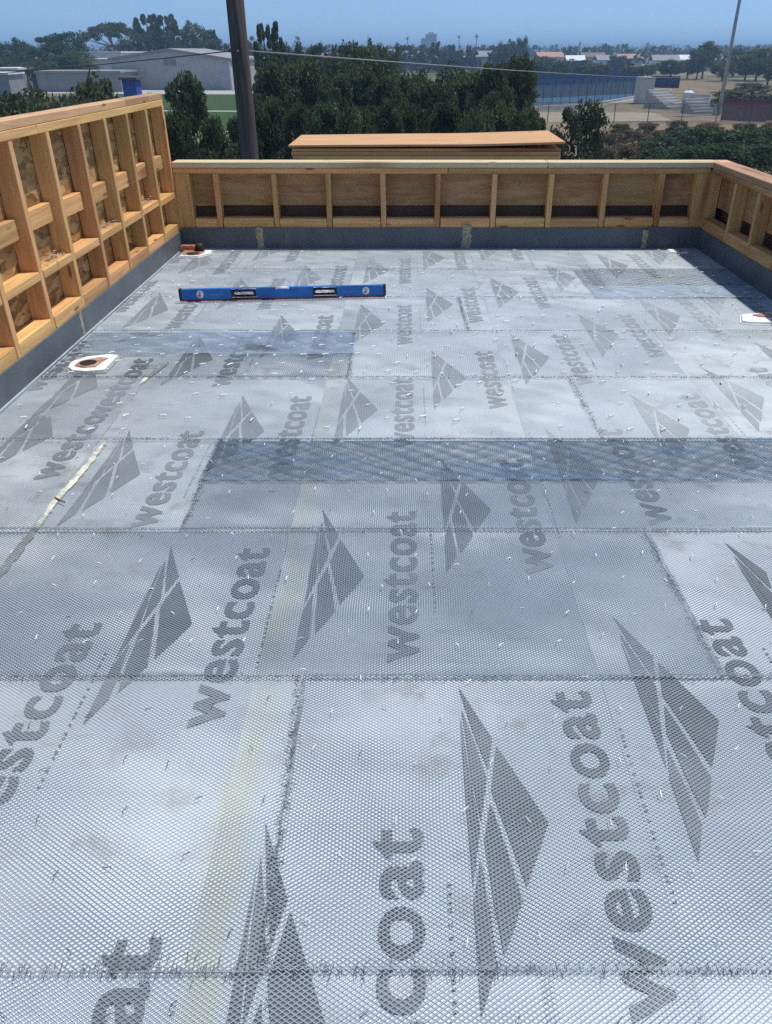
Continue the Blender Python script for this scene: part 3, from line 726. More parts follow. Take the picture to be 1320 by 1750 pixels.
ground_sheet('forecourt', [(-95, 214), (-26, 208), (-22, 226), (-95, 236)], GZ + .06, CONC, 'pale concrete forecourt at the foot of the gymnasium')
ground_sheet('dirt_lot', [ground_pt(900, 210), ground_pt(1150, 207), ground_pt(1120, 193), ground_pt(900, 192)], GZ + .05, DIRT, 'pale bare dirt strip behind the round pine')
ground_sheet('slope', [ground_pt(900, 268), ground_pt(1500, 268), ground_pt(1500, 206), ground_pt(900, 209)], GZ + .03, TAN, 'tan dry slope behind the right hand shrubs')
ground_sheet('tennis_court', [ground_pt(860, 184), ground_pt(1105, 166), ground_pt(1100, 132), ground_pt(860, 136)], GZ + .04, COURT, 'blue painted tennis courts beyond the dirt strip')
ground_sheet('dry_field', [ground_pt(1150, 170), ground_pt(1500, 176), ground_pt(1500, 138), ground_pt(1150, 140)], GZ + .03, TAN, 'pale dry field behind the concrete terraces')

# ------------------------------------------------------------------ vegetation
def leafmat(name, a, b, c, hv=.22, hh=.02):
    m = M(name, .7, spec=.25); v = m.coord((1, 1, 1), 31)
    n = m.noise(v, 5.5, 4, .7); n2 = m.noise(v, 30, 2)
    k = m.ramp(n, [(.3, a), (.55, b), (.75, c)])
    k = m.mix(m.rng(n2, .5, .75, 0, .5), k, c)
    m.col(m.hue(k, hv, hh))
    m.b.inputs['Subsurface Weight'].default_value = 0
    tr = m.n('BsdfTranslucent'); m.l(k, tr.inputs['Color']); mx = m.n('MixShader'); mx.inputs[0].default_value = .35
    out = m.t.nodes['Material Output']; m.l(m.b.outputs[0], mx.inputs[1]); m.l(tr.outputs[0], mx.inputs[2]); m.l(mx.outputs[0], out.inputs[0])
    return m.m
PINEL = leafmat('pine_needles', (.04, .06, .026), (.092, .115, .045), (.16, .18, .08), .45, .03)
OLIVL = leafmat('olive_leaves', (.05, .062, .027), (.10, .115, .052), (.17, .18, .095), .3, .03)
GREENL = leafmat('bright_leaves', (.022, .042, .012), (.045, .082, .024), (.09, .14, .045))
DRYL = leafmat('dry_brush', (.085, .055, .03), (.17, .125, .07), (.27, .21, .13), .2)
BARK = flat('bark', (.13, .095, .07), .9, var=.4, scale=8)
def leaf_cloud(centres, rad, per, size, flatz=.8, seed=1, droop=.0, elong=1.6):
    r = np.random.default_rng(seed); c = np.repeat(np.asarray(centres), per, 0); rr = np.repeat(np.asarray(rad), per)
    d = r.normal(size=(len(c), 3)); d /= np.linalg.norm(d, axis=1, keepdims=True); d *= (r.random(len(c)) ** .45)[:, None]
    d[:, 2] *= flatz; p = c + d * rr[:, None]
    a = r.normal(size=(len(c), 3)); a[:, 2] -= droop; a /= np.linalg.norm(a, axis=1, keepdims=True)
    b = np.cross(a, r.normal(size=(len(c), 3))); b /= np.linalg.norm(b, axis=1, keepdims=True) + 1e-9
    s = size * r.uniform(.5, 1.3, len(c))[:, None]; a = a * s * elong; b = b * s * .6
    vs = np.stack([p - a * .5, p + b * .5, p + a * .5, p - b * .5], 1).reshape(-1, 3)
    return vs, np.arange(len(vs)).reshape(-1, 4)
def crown(kind, seed, dens=1.0):
    """a crown of unit height (z 0..1, trunk below included) and about unit width"""
    r = np.random.default_rng(seed); cs = []; rd = []
    if kind == 'conifer':                                  # narrow upright
        for i in range(int(64 * dens)):
            t = r.random() ** .8; z = .1 + .86 * t; R_ = .46 * (1 - t) ** .65 + .03; a = r.uniform(0, 6.28); q = R_ * r.uniform(.45, 1)
            cs.append((q * math.cos(a), q * math.sin(a), z)); rd.append(.09 * (1 - t * .5))
        per, size = 150, .04
    elif kind == 'pine':                                   # bushy, uneven, tiers of tufts
        for i in range(int(120 * dens)):
            t = r.random(); z = .06 + .92 * t; R_ = .62 * min(1, (1.10 - t) * 1.5) ** .7 * (.80 + .20 * math.sin(t * 17 + seed)); a = r.uniform(0, 6.28); q = R_ * r.uniform(.35, 1.05)
            cs.append((q * math.cos(a), q * math.sin(a), z)); rd.append(r.uniform(.055, .115))
        per, size = 120, .032
    elif kind == 'round':
        for i in range(int(80 * dens)):
            d = r.normal(size=3); d /= np.linalg.norm(d); q = r.uniform(.5, 1.0); z = .58 + d[2] * q * .38
            cs.append((d[0] * q * .44, d[1] * q * .44, z)); rd.append(r.uniform(.07, .13))
        per, size = 90, .034
    elif kind == 'bush':
        for i in range(int(80 * dens)):
            a = r.uniform(0, 6.28); t = r.random(); q = .5 * math.sqrt(r.random()) * (1 - .45 * t); cs.append((q * math.cos(a), q * math.sin(a), .06 + .86 * t * (1 - .5 * q))); rd.append(r.uniform(.07, .15))
        per, size = 80, .04
    elif kind == 'umbrella':
        for i in range(int(85 * dens)):
            a = r.uniform(0, 6.28); q = .5 * math.sqrt(r.random()); z = .74 + .20 * (1 - (q / .5) ** 2) * r.uniform(.6, 1.1) - .1 * (q / .5) ** 3
            cs.append((q * math.cos(a), q * math.sin(a), z)); rd.append(r.uniform(.05, .09))
        per, size = 80, .028
    vs, fs = leaf_cloud(cs, rd, per, size, .75, seed + 5)
    return npmesh('crown', vs, fs, 4), cs
def trunk_mesh(kind, cs, seed):
    r = random.Random(seed); bm = bmesh.new()
    top = .9 if kind in ('conifer', 'pine') else .6
    tube(bm, [(0, 0, -.03), (.012, 0, top * .35), (-.01, .012, top * .7), (0, 0, top)], [.034, .027, .018, .006], 7)
    for c in r.sample(list(cs), min(14, len(cs))):
        z0 = max(.08, min(top * .9, c[2] - .14)); tube(bm, [(0, 0, z0), (c[0] * .5, c[1] * .5, (z0 + c[2]) / 2 - .01), tuple(c)], [.012, .008, .003], 4, False)
    return bm_mesh('trunk', bm)
TPL = {}
for kind, nvar in (('conifer', 2), ('pine', 4), ('round', 3), ('bush', 3), ('umbrella', 1)):
    for v_ in range(nvar):
        me, cs = crown(kind, 11 * v_ + len(kind)); TPL[(kind, v_)] = (me, trunk_mesh(kind, cs, v_))
CR = {}
cnt = [0]
def tree(kind, px, top, wpx, Y, mat, label, name='tree', cat='tree', group=None, base=None, wood_mat=BARK):
    p = at(px, top, Y); g = gz(p.x, Y); h = max(.8, p.z - g); wd = wpx * mpp(Y, p.z) * {'pine': 1.35, 'conifer': 2.0, 'bush': 1.3}.get(kind, 1.15)
    nv = sum(1 for k in TPL if k[0] == kind); v_ = cnt[0] % nv; cnt[0] += 1
    me, tm = TPL[(kind, v_)]; key = (kind, v_, mat.name)
    if key not in CR:
        m2 = me.copy(); m2.materials.clear(); m2.materials.append(mat); t2 = tm
        if not t2.materials: t2.materials.append(wood_mat)
        CR[key] = m2
    e = empty(name, (p.x, Y, g), (0, 0, random.uniform(0, 6.28))); e.scale = (wd, wd, h); tag(e, label, cat, group)
    a = bpy.data.objects.new('crown', CR[key]); C.objects.link(a); a.parent = e
    b = bpy.data.objects.new('trunk', tm); C.objects.link(b); b.parent = e
    return e
# near pines behind the parapet, left to right
T = tree
T('pine', 312, 130, 92, 44, PINEL, 'dark pine just right of the tall stud wall end', 'pine_tree')
T('pine', 298, 195, 80, 36, PINEL, 'low dark pine at the end of the tall stud wall', 'pine_tree')
T('pine', 362, 208, 84, 38, PINEL, 'low pine in front of the lawn, left of the utility pole', 'pine_tree')
T('pine', 416, 188, 66, 40, PINEL, 'small pine directly behind the foot of the utility pole', 'pine_tree')
ROWF = [(458, 176, 84, 41), (508, 186, 84, 38), (560, 180, 86, 40), (612, 184, 84, 38), (662, 176, 84, 41), (712, 186, 84, 38), (764, 178, 88, 40), (816, 184, 84, 38), (866, 180, 84, 41), (908, 190, 62, 39)]
for i, a in enumerate(ROWF): T('pine', *a, PINEL, 'low pine in the front row above the parapet, %s from the utility pole' % ['first', 'second', 'third', 'fourth', 'fifth', 'sixth', 'seventh', 'eighth', 'ninth', 'tenth'][i], 'pine_tree', group='front row of pines')
ROWM = [(462, 118, 100, 54), (522, 98, 96, 57), (572, 134, 86, 52), (612, 120, 96, 56), (660, 140, 90, 52), (706, 128, 100, 56), (752, 146, 92, 53), (800, 128, 90, 56), (842, 118, 86, 53), (890, 96, 84, 55)]
for i, a in enumerate(ROWM): T('pine', *a, PINEL, 'tall dark pine in the main grove, %s from the left' % ['first', 'second', 'third', 'fourth', 'fifth', 'sixth', 'seventh', 'eighth', 'ninth', 'tenth'][i], 'pine_tree', group='main grove of pines')
for i, a in enumerate([(484, 72, 118, 62), (548, 84, 112, 66), (626, 50, 104, 70), (702, 98, 122, 62), (778, 104, 126, 66), (862, 80, 116, 64)]):
    T('round', *a, [PINEL, OLIVL][i % 2], 'broad %s crown standing among the grove pines, %s from the left' % (['dark', 'olive'][i % 2], ['first', 'second', 'third', 'fourth', 'fifth', 'last'][i]), 'broad_tree', group='broad crowns in the grove')
T('conifer', 448, 30, 40, 112, PINEL, 'tall narrow conifer just right of the utility pole', 'conifer'); T('conifer', 471, 37, 32, 114, PINEL, 'shorter narrow conifer second right of the utility pole', 'conifer')
T('round', 603, 54, 52, 96, PINEL, 'broad dark tree with the flat top left half, above the grove', 'broad_tree'); T('round', 640, 50, 56, 98, PINEL, 'broad dark tree with the flat top right half, above the grove', 'broad_tree')
for i, a in enumerate([(495, 62, 60, 120), (535, 60, 56, 124), (572, 66, 56, 120), (668, 72, 50, 130)]): T('round', *a, PINEL, ['dark round tree behind the grove, first right of the conifers', 'dark round tree behind the grove, second right of the conifers', 'dark round tree behind the grove, left of the flat topped tree', 'dark round tree behind the grove, right of the flat topped tree'][i], 'broad_tree')
T('bush', 1000, 148, 104, 47, PINEL, 'single round dark pine right of the plywood stack', 'pine_tree')
T('bush', 945, 218, 60, 60, OLIVL, 'olive bush between the plywood stack and the single pine', 'bush', 'bush')
# foliage above the left wall
for a, l in (((-25, 126, 150, 50), 'olive bush tree at the left edge above the stud wall'), ((34, 128, 140, 48), 'olive bush tree above the stud wall, second from left edge'), ((88, 140, 120, 46), 'low olive bush tree above the stud wall, third from left edge'), ((152, 106, 116, 52), 'olive bush tree rising in front of the long grey building'), ((188, 140, 76, 48), 'low olive bush tree left of the blue container'), ((126, 138, 100, 44), 'low olive bush tree in front of the rising one'), ((252, 150, 46, 70), 'small olive bush tree right of the blue container')):
    T('bush', *a, OLIVL, l, 'olive_tree')
# shrubs on the right
for i, a in enumerate([(1150, 222, 96, 74), (1205, 211, 104, 80), (1262, 215, 110, 76), (1318, 213, 96, 78), (1180, 240, 120, 62), (1245, 236, 120, 60), (1310, 238, 120, 62), (1128, 246, 90, 64)]):
    T('bush', *a, GREENL, 'green shrub in the bank above the right corner, %s' % ['back row, first from left', 'back row, second from left', 'back row, third from left', 'back row, at the right edge', 'front row, second from left', 'front row, third from left', 'front row, at the right edge', 'front row, first from left'][i], 'shrub', 'shrub', 'green shrubs on the bank')
for i, a in enumerate([(1045, 222, 52, 82), (1085, 218, 56, 86), (1068, 240, 66, 70), (1110, 236, 44, 76), (1035, 246, 50, 66)]):
    T('bush', *a, DRYL, 'brown dry bush right of the single pine, %s' % ['back row left', 'back row middle', 'front row middle', 'back row right', 'front row left'][i], 'dry_bush', 'bush', 'dry bushes')
for i, a in enumerate([(1065, 208, 40, 98), (1110, 206, 46, 100), (1160, 203, 44, 104), (1215, 206, 50, 100), (1275, 207, 50, 98), (1320, 206, 44, 100)]):
    T('bush', *a, DRYL if i % 2 else OLIVL, ['low olive scrub', 'low brown scrub'][i % 2] + ' on the tan slope below the fence, %s from left' % ['first', 'second', 'third', 'fourth', 'fifth', 'sixth'][i], 'scrub', 'bush', 'scrub on the slope')
for i, a in enumerate([(905, 96, 60, 300), (955, 104, 50, 300), (1020, 104, 56, 310), (1085, 108, 44, 300), (1150, 100, 56, 320), (1180, 98, 44, 330), (1240, 102, 46, 300), (1280, 100, 50, 310)]):
    T('round', *a, [PINEL, GREENL, OLIVL][i % 3], ['dark', 'bright green', 'olive'][i % 3] + ' low tree in the belt behind the courts and field, %s from left' % ['first', 'second', 'third', 'fourth', 'fifth', 'sixth', 'seventh', 'last'][i], 'broad_tree', group='tree belt behind the courts')
for i, a in enumerate([(28, 96, 70, 245), (66, 98, 64, 236), (112, 92, 70, 240), (150, 104, 44, 236)]):
    T('round', *a, [GREENL, PINEL][i % 2], ['bright green', 'dark'][i % 2] + ' tree in the row behind the long grey building, %s from left' % ['first', 'second', 'third', 'last'][i], 'broad_tree', group='tree row behind the long building')
# far left trees behind the school buildings
for kind, a, mat, l in (('round', (12, 58, 70, 300), GREENL, 'far green tree at the left edge of the skyline'), ('round', (52, 76, 60, 285), GREENL, 'low far green tree second from the left edge'), ('round', (102, 45, 92, 275), GREENL, 'large rounded green tree left of the umbrella shaped tree'), ('round', (78, 84, 80, 250), PINEL, 'dark tree below the large rounded green tree'), ('round', (128, 82, 60, 255), PINEL, 'dark tree beside the white school building'), ('round', (4, 92, 40, 240), PINEL, 'dark tree low at the left edge'),
    ('umbrella', (186, 33, 88, 340), PINEL, 'umbrella shaped tree with open trunk on the skyline'), ('conifer', (232, 30, 26, 350), PINEL, 'skyline conifer, first of the cluster'), ('conifer', (247, 18, 32, 345), PINEL, 'tallest skyline conifer, second of the cluster'), ('conifer', (262, 24, 30, 350), PINEL, 'skyline conifer, third of the cluster'), ('conifer', (276, 20, 32, 345), PINEL, 'skyline conifer, fourth of the cluster'), ('conifer', (292, 24, 30, 350), PINEL, 'skyline conifer, last of the cluster on the right'), ('round', (331, 27, 62, 350), PINEL, 'round dark tree between the conifer cluster and the utility pole'), ('conifer', (366, 51, 16, 350), PINEL, 'small thin conifer left of the utility pole'), ('round', (362, 60, 60, 330), PINEL, 'low round tree left of the utility pole'), ('round', (425, 56, 50, 340), PINEL, 'round tree just behind the utility pole'), ('round', (210, 62, 60, 360), PINEL, 'low tree under the umbrella shaped tree'), ('round', (300, 62, 60, 345), PINEL, 'low tree behind the gymnasium ridge')):
    T(kind, *a, mat, l, {'umbrella': 'umbrella_tree', 'conifer': 'conifer', 'round': 'broad_tree'}[kind])
# far right trees
for kind, a, mat, l in (('round', (868, 62, 34, 420), PINEL, 'skyline tree with open top right of the grove, left one'), ('round', (892, 60, 32, 430), PINEL, 'skyline tree with open top right of the grove, right one'), ('round', (1212, 64, 50, 330), PINEL, 'dark tree left of the light mast on the skyline'), ('round', (1200, 78, 40, 320), PINEL, 'lower dark tree left of the light mast'), ('round', (1262, 78, 46, 360), PINEL, 'pale round tree right of the light mast'), ('round', (1304, 76, 56, 300), PINEL, 'dark tree near the right edge of the skyline'), ('round', (1322, 92, 50, 260), PINEL, 'dark tree at the right edge below the skyline'), ('round', (1110, 108, 34, 330), PINEL, 'round dark tree behind the tennis courts'), ('round', (930, 92, 60, 330), PINEL, 'dark tree behind the left end of the tennis courts'), ('round', (985, 98, 60, 380), GREENL, 'green tree behind the tennis courts, left of centre'), ('round', (1060, 92, 50, 390), GREENL, 'green tree behind the tennis courts, right of centre'), ('bush', (1290, 138, 70, 180), OLIVL, 'wide olive bush in the dry field right of the mast'), ('bush', (1250, 150, 70, 165), OLIVL, 'low olive bush in the dry field beside the mast'), ('bush', (1330, 158, 80, 160), OLIVL, 'low olive bush in the dry field at the right edge')):
    T(kind, *a, mat, l, 'bush' if kind == 'bush' else 'broad_tree', 'bush' if kind == 'bush' else 'tree')
# palms
def palm(px, top, Y, label):
    p = at(px, top, Y); g = gz(p.x, Y); h = p.z - g; e = empty('palm_tree', (p.x, Y, g)); tag(e, label, 'palm')
    bm = bmesh.new(); tube(bm, [(0, 0, -.3), (.1, 0, h * .5), (0, 0, h - .8)], [.3, .22, .2], 6); link('trunk', bm_mesh('ptrunk', bm), BARK, e)
    bm = bmesh.new()
    for k in range(26):
        a = 2.4 * k; el = random.uniform(-.7, .9); L = 2.0; d = Vector((math.cos(a) * math.cos(el), math.sin(a) * math.cos(el), math.sin(el))); s = d.cross(Vector((0, 0, 1))).normalized() * .22; o_ = Vector((0, 0, h - .9))
        q = [o_, o_ + d * L * .5 + s, o_ + d * L + Vector((0, 0, -.5)), o_ + d * L * .5 - s]; bm.faces.new([bm.verts.new(v) for v in q])
    link('fronds', bm_mesh('fronds', bm), PINEL, e)
for a, l in (((697, 62, 620), 'far palm left of the tower block'), ((785, 60, 640), 'far palm right of the tower block'), ((815, 58, 600), 'tall far palm above the middle of the grove'), ((1108, 72, 650), 'far palm behind the tennis courts'), ((992, 72, 700), 'far palm above the pink roofed houses')): palm(*a, l)
# the distant wooded suburb: one mass
def far_wood():
    r = np.random.default_rng(5); Vs, Fs, off = [], [], 0
    tp = []
    for s in range(4):
        m_, c_ = crown(['round', 'round', 'bush', 'pine'][s], 70 + s, .22); 
        co = np.empty(len(m_.vertices) * 3, np.float32); m_.vertices.foreach_get('co', co); co = co.reshape(-1, 4, 3)[::6]
        cen = co.mean(1, keepdims=True); tp.append((cen + (co - cen) * 3.4).reshape(-1, 3))
    for i in range(1900):
        Y = 420 + 3000 * r.random() ** 2.3; x = r.uniform(-.62, .62) * Y
        if Y < 520 and .12 < x / Y < .4: continue
        if Y < 800 and x / Y < -.11: continue
        k = r.integers(4); h = r.uniform(6, 12.5); wd = h * r.uniform(.8, 1.5) * (.6 if k == 3 else 1)
        q = tp[k] * (wd, wd, h) + (x, Y, gz(x, Y) - .3); Vs.append(q); Fs.append(np.arange(len(q)).reshape(-1, 4) + off); off += len(q)
    return npmesh('far_wood', np.concatenate(Vs), np.concatenate(Fs), 4)
FARL = leafmat('far_leaves', (.03, .042, .02), (.055, .072, .034), (.09, .105, .055))
tag(link('distant_trees', far_wood(), FARL), 'distant suburban trees merging into a hazy dark band', 'trees', kind='stuff')

# ------------------------------------------------------------------ buildings
def fm(name, c, rough=.8): return flat(name, c, rough, var=.08, scale=.6)
GREYW, WHITEW, ROOFW, CREAM = fm('grey_render', (.42, .41, .39)), fm('white_render', (.72, .72, .70)), fm('white_roofing', (.74, .75, .76)), fm('cream_render', (.58, .53, .45))
BROWNR, GREYR, PINKR, GLASS = fm('brown_shingles', (.19, .14, .11)), fm('grey_shingles', (.28, .27, .27)), fm('pink_tiles', (.46, .25, .19)), flat('dark_glass', (.03, .035, .045), .15)
def lbox(nm, par, mat, x0, x1, y0, y1, z0, z1):
    bm = bmesh.new(); boxbm(bm, x0, x1, y0, y1, z0, z1); bmesh.ops.recalc_face_normals(bm, faces=bm.faces[:]); return link(nm, bm_mesh(nm, bm), mat, par)
def gable(nm, par, mat, x0, x1, y0, y1, z0, z1, rid='y', th=.35, over=.5):
    """pitched roof slabs with thickness; ridge along y or x"""
    bm = bmesh.new()
    if rid == 'y':
        xm = (x0 + x1) / 2; y0 -= over; y1 += over; k = (z1 - z0) / (xm - x0)
        prof = [(x0 - over, z0 - over * k), (xm, z1), (x1 + over, z0 - over * k)]
        A = [[bm.verts.new((x, y, z_ + d)) for x, z_ in prof] for d in (0.02, th) for y in (y0, y1)]
    else:
        ym = (y0 + y1) / 2; x0 -= over; x1 += over; k = (z1 - z0) / (ym - y0)
        prof = [(y0 - over, z0 - over * k), (ym, z1), (y1 + over, z0 - over * k)]
        A = [[bm.verts.new((x, y, z_ + d)) for y, z_ in prof] for d in (0.02, th) for x in (x0, x1)]
    b0, b1, t0, t1 = A
    for i in range(2):
        bm.faces.new((t0[i], t0[i + 1], t1[i + 1], t1[i])); bm.faces.new((b0[i], b1[i], b1[i + 1], b0[i + 1]))
        bm.faces.new((b0[i], b0[i + 1], t0[i + 1], t0[i])); bm.faces.new((b1[i], t1[i], t1[i + 1], b1[i + 1]))
    for i in (0, 2): bm.faces.new((b0[i], t0[i], t1[i], b1[i]))
    bmesh.ops.recalc_face_normals(bm, faces=bm.faces[:]); return link(nm, bm_mesh(nm, bm), mat, par)
# gymnasium
gy = empty('gymnasium', (-62.6, 236, GZ), (0, 0, -.10)); tag(gy, 'large plain grey gymnasium with low gable and small louvre', 'gymnasium')
W2, HE, HR, DP = 16.3, 6.8, 9.0, 30
bm = bmesh.new(); pr = [(-W2, 0), (W2, 0), (W2, HE), (0, HR), (-W2, HE)]
f0 = [bm.verts.new((x, 0, z_)) for x, z_ in pr]; f1 = [bm.verts.new((x, DP, z_)) for x, z_ in pr]
bm.faces.new(f0); bm.faces.new(f1[::-1])
for i in range(5): bm.faces.new((f0[i], f1[i], f1[(i + 1) % 5], f0[(i + 1) % 5]))
bmesh.ops.recalc_face_normals(bm, faces=bm.faces[:]); link('wall', bm_mesh('gw', bm), GREYW, gy)
gable('roof', gy, GREYR, -W2, W2, 0, DP, HE + .02, HR + .02, 'y', .55, .5)
lv = lbox('louvre', gy, fm('louvre_grey', (.16, .16, .17)), -1.6, 1.6, -.12, .1, 5.6, 7.2)
for k in range(6): lbox('slat', lv, GREYW, -1.5, 1.5, -.2, -.13, 5.7 + k * .25, 5.82 + k * .25)
lbox('door', gy, GLASS, W2 + .02, W2 + .1, 4, 8, 0, 4)
lbox('corner_trim', gy, WHITEW, W2 - .35, W2 + .06, -.08, .4, 0, HE - .3)
def flatblock(name, label, px0, px1, ytop, ybase, Y, dep, wall, roof, nwin=0, rot=0.0, cat='building', par=None):
    g = gz(0, Y); a = at(px0, ytop, Y); b = at(px1, ytop, Y); h = a.z - g; wd = b.x - a.x
    e = empty(name, ((a.x + b.x) / 2, Y, g), (0, 0, rot)); tag(e, label, cat)
    lbox('wall', e, wall, -wd / 2, wd / 2, 0, dep, -.5, h - .4); lbox('roof', e, roof, -wd / 2 - .4, wd / 2 + .4, -.4, dep + .4, h - .395, h)
    for k in range(nwin):
        x = -wd / 2 + wd * (k + .5) / nwin; w_ = lbox('window', e, GLASS, x - wd / nwin * .28, x + wd / nwin * .28, -.06, .02, h * .38, h * .68)
        lbox('window_frame', w_, WHITEW, x - wd / nwin * .30, x + wd / nwin * .30, -.09, .0, h * .34, h * .375)
    return e
flatblock('school_building', 'white flat roofed school building behind the gymnasium', 142, 205, 88, 116, 300, 40, WHITEW, ROOFW, 0)
flatblock('school_building', 'white roofed low annexe left of the gymnasium', 150, 200, 100, 120, 262, 18, WHITEW, ROOFW, 0)
flatblock('long_building', 'long low grey building left of the gymnasium', 60, 204, 121, 150, 222, 14, fm('dull_render', (.25, .24, .225)), GREYR, 0)
flatblock('shed', 'white roofed shed at the left edge above the wall', -20, 30, 116, 135, 228, 12, GREYR, ROOFW, 2, cat='shed')
flatblock('shed', 'small white roofed shed low at the left edge', -25, 12, 124, 138, 200, 8, GREYR, ROOFW, 0, cat='shed')
flatblock('white_building', 'white flat building just right of the utility pole', 412, 448, 97, 122, 290, 20, WHITEW, ROOFW, 2)
flatblock('storage_container', 'blue storage container above the stud wall corner', 207, 230, 132, 170, 150, 3, fm('blue_metal', (.03, .07, .30)), fm('brown_lid', (.10, .07, .06)), 0, cat='container')
# suburban houses
def house(px, ybase, wpx, hw, Y, wall, roof, label, rid='x', cat='house'):
    p = at(px, 100, Y); g = gz(p.x, Y); wd = wpx * mpp(Y, g); e = empty('house', (p.x, Y, g), (0, 0, random.uniform(-.25, .25))); tag(e, label, cat)
    lbox('wall', e, wall, -wd / 2, wd / 2, 0, 9, -.6, hw); gable('roof', e, roof, -wd / 2, wd / 2, 0, 9, hw, hw + 2.2, rid, .3, .5)
    n = max(2, int(wd / 4))
    for k in range(n):
        x = -wd / 2 + wd * (k + .5) / n; lbox('window', e, GLASS, x - .7, x + .7, -.06, .02, hw * .35, hw * .75)
for a in ((942, 0, 44, 5.5, 520, CREAM, PINKR, 'cream house with pink roof above the left end of the courts'), (985, 0, 30, 4, 500, WHITEW, ROOFW, 'small bright white house above the courts'), (1015, 0, 40, 5, 560, CREAM, BROWNR, 'cream house with brown roof above the courts'), (1040, 0, 36, 4, 510, WHITEW, GREYR, 'white house with grey roof above the middle of the courts'), (1078, 0, 40, 4, 580, GREYW, PINKR, 'grey house with pink roof above the right end of courts'), (1140, 0, 44, 4.5, 460, WHITEW, GREYR, 'white house with grey roof left of the goal post'), (1180, 0, 40, 4, 520, GREYW, ROOFW, 'grey house with white roof behind the goal post'), (1222, 0, 40, 5, 440, CREAM, GREYR, 'cream house with grey roof left of the light mast'), (1270, 0, 36, 4.5, 480, WHITEW, BROWNR, 'white house with brown roof right of the light mast'), (1306, 0, 30, 4.5, 520, CREAM, BROWNR, 'cream house with brown roof at the right edge'),
    (680, 0, 34, 7, 430, CREAM, GREYR, 'cream house rising above the grove below the tower block'), (705, 0, 30, 6, 470, WHITEW, GREYR, 'white house above the grove below the tower block'), (775, 0, 40, 5, 450, GREYW, GREYR, 'grey house above the middle of the grove'), (828, 0, 26, 6.5, 430, WHITEW, GREYR, 'tall white house above the right part of the grove'), (565, 0, 26, 6, 330, WHITEW, GREYR, 'white house showing through the grove on the left'), (880, 0, 30, 5, 480, WHITEW, PINKR, 'white house with pink roof above the right end of grove'), (742, 0, 34, 5, 520, WHITEW, ROOFW, 'white house with white roof above the middle of grove')): house(*a)
# distant towers
TW = fm('hazy_tower', (.28, .29, .31))
for a, l in (((728, 747, 58), 'grey tower block on the skyline above the grove'), ((720, 729, 66), 'lower block left of the grey tower'), ((1003, 1012, 77), 'distant downtown tower, first from left'), ((1024, 1034, 75), 'distant downtown tower, second from left'), ((1043, 1050, 78), 'distant downtown tower, third from left'), ((1150, 1158, 76), 'distant downtown tower above the goal post'), ((1168, 1180, 79), 'broad distant downtown tower above the goal post')):
    Y = 1500 if a[1] < 800 else 4200; A = at(a[0], a[2], Y); B = at(a[1], a[2], Y); g = gz(0, Y); e = empty('tower_block', ((A.x + B.x) / 2, Y, g)); tag(e, l, 'tower'); wd = B.x - A.x
    lbox('wall', e, TW, -wd / 2, wd / 2, 0, wd, -1, A.z - g); lbox('plant_room', e, TW, -wd / 4, wd / 4, wd * .2, wd * .7, A.z - g + .01, A.z - g + wd * .12)
    if Y < 2000:
        for k in range(6): lbox('window_band', e, GLASS, -wd * .45, wd * .45, -.1, -.02, (A.z - g) * (.3 + .11 * k), (A.z - g) * (.34 + .11 * k))

# ------------------------------------------------------------------ tennis fences, terraces, mast, poles
def meshmat(name, c, open_):
    m = M(name, .8); v = m.coord((1, 1, 1)); m.col(c); tr = m.n('BsdfTransparent'); mx = m.n('MixShader'); mx.inputs[0].default_value = open_
    out = m.t.nodes['Material Output']; m.l(m.b.outputs[0], mx.inputs[1]); m.l(tr.outputs[0], mx.inputs[2]); m.l(mx.outputs[0], out.inputs[0]); return m.m
BSCR, CHAIN, RSCR, POSTM = meshmat('blue_windscreen', (.035, .10, .17), .2), meshmat('chain_link', (.22, .24, .25), .82), meshmat('maroon_windscreen', (.22, .045, .04), .2), flat('fence_post', (.12, .12, .12), .6, .4)
def fence(a, b, h, mat, label, step=3.0, cat='fence'):
    a, b = Vector((*a, GZ)), Vector((*b, GZ)); L = (b - a).length; ang = math.atan2(b.y - a.y, b.x - a.x)
    e = empty('fence', a, (0, 0, ang)); tag(e, label, cat); n = max(1, int(L / step))
    lbox('screen', e, mat, 0, L, -.015, .015, .05, h - .1)
    pm = None
    for k in range(n + 1):
        if pm is None:
            bm = bmesh.new(); tube(bm, [(0, 0, 0), (0, 0, h)], .06, 6); pm = bm_mesh('post', bm); pm.materials.append(POSTM)
        link('post', pm, None, e, (L * k / n, -.08, 0))
    lbox('top_rail', e, POSTM, 0, L, -.03, .03, h - .06, h)
gp = ground_pt
fence(gp(860, 186), gp(1092, 168), 3.4, CHAIN, 'chain link fence with dark posts in front of the blue courts')
fence(gp(850, 172), gp(1090, 160), 3.6, BSCR, 'blue windscreen fence nearest the dirt strip')
fence(gp(850, 152), gp(1095, 149), 3.4, BSCR, 'blue windscreen fence across the middle of the courts')
fence(gp(850, 138), gp(1100, 137), 4.2, BSCR, 'blue windscreen fence at the back of the courts', 5)
fence(gp(1110, 150), gp(1160, 151), 3.0, fm('navy_screen', (.02, .03, .08)), 'navy screen above the concrete terraces')
fence(gp(880, 209), gp(1400, 214), 2.6, CHAIN, 'chain link fence with thin posts along the tan slope', 4.5)
fence(gp(1232, 206), gp(1308, 209), 3.0, RSCR, 'maroon windscreen fence right of the mast foot', 2.5)
fence(gp(1310, 206), gp(1400, 212), 3.0, RSCR, 'maroon windscreen fence at the right edge', 2.5)
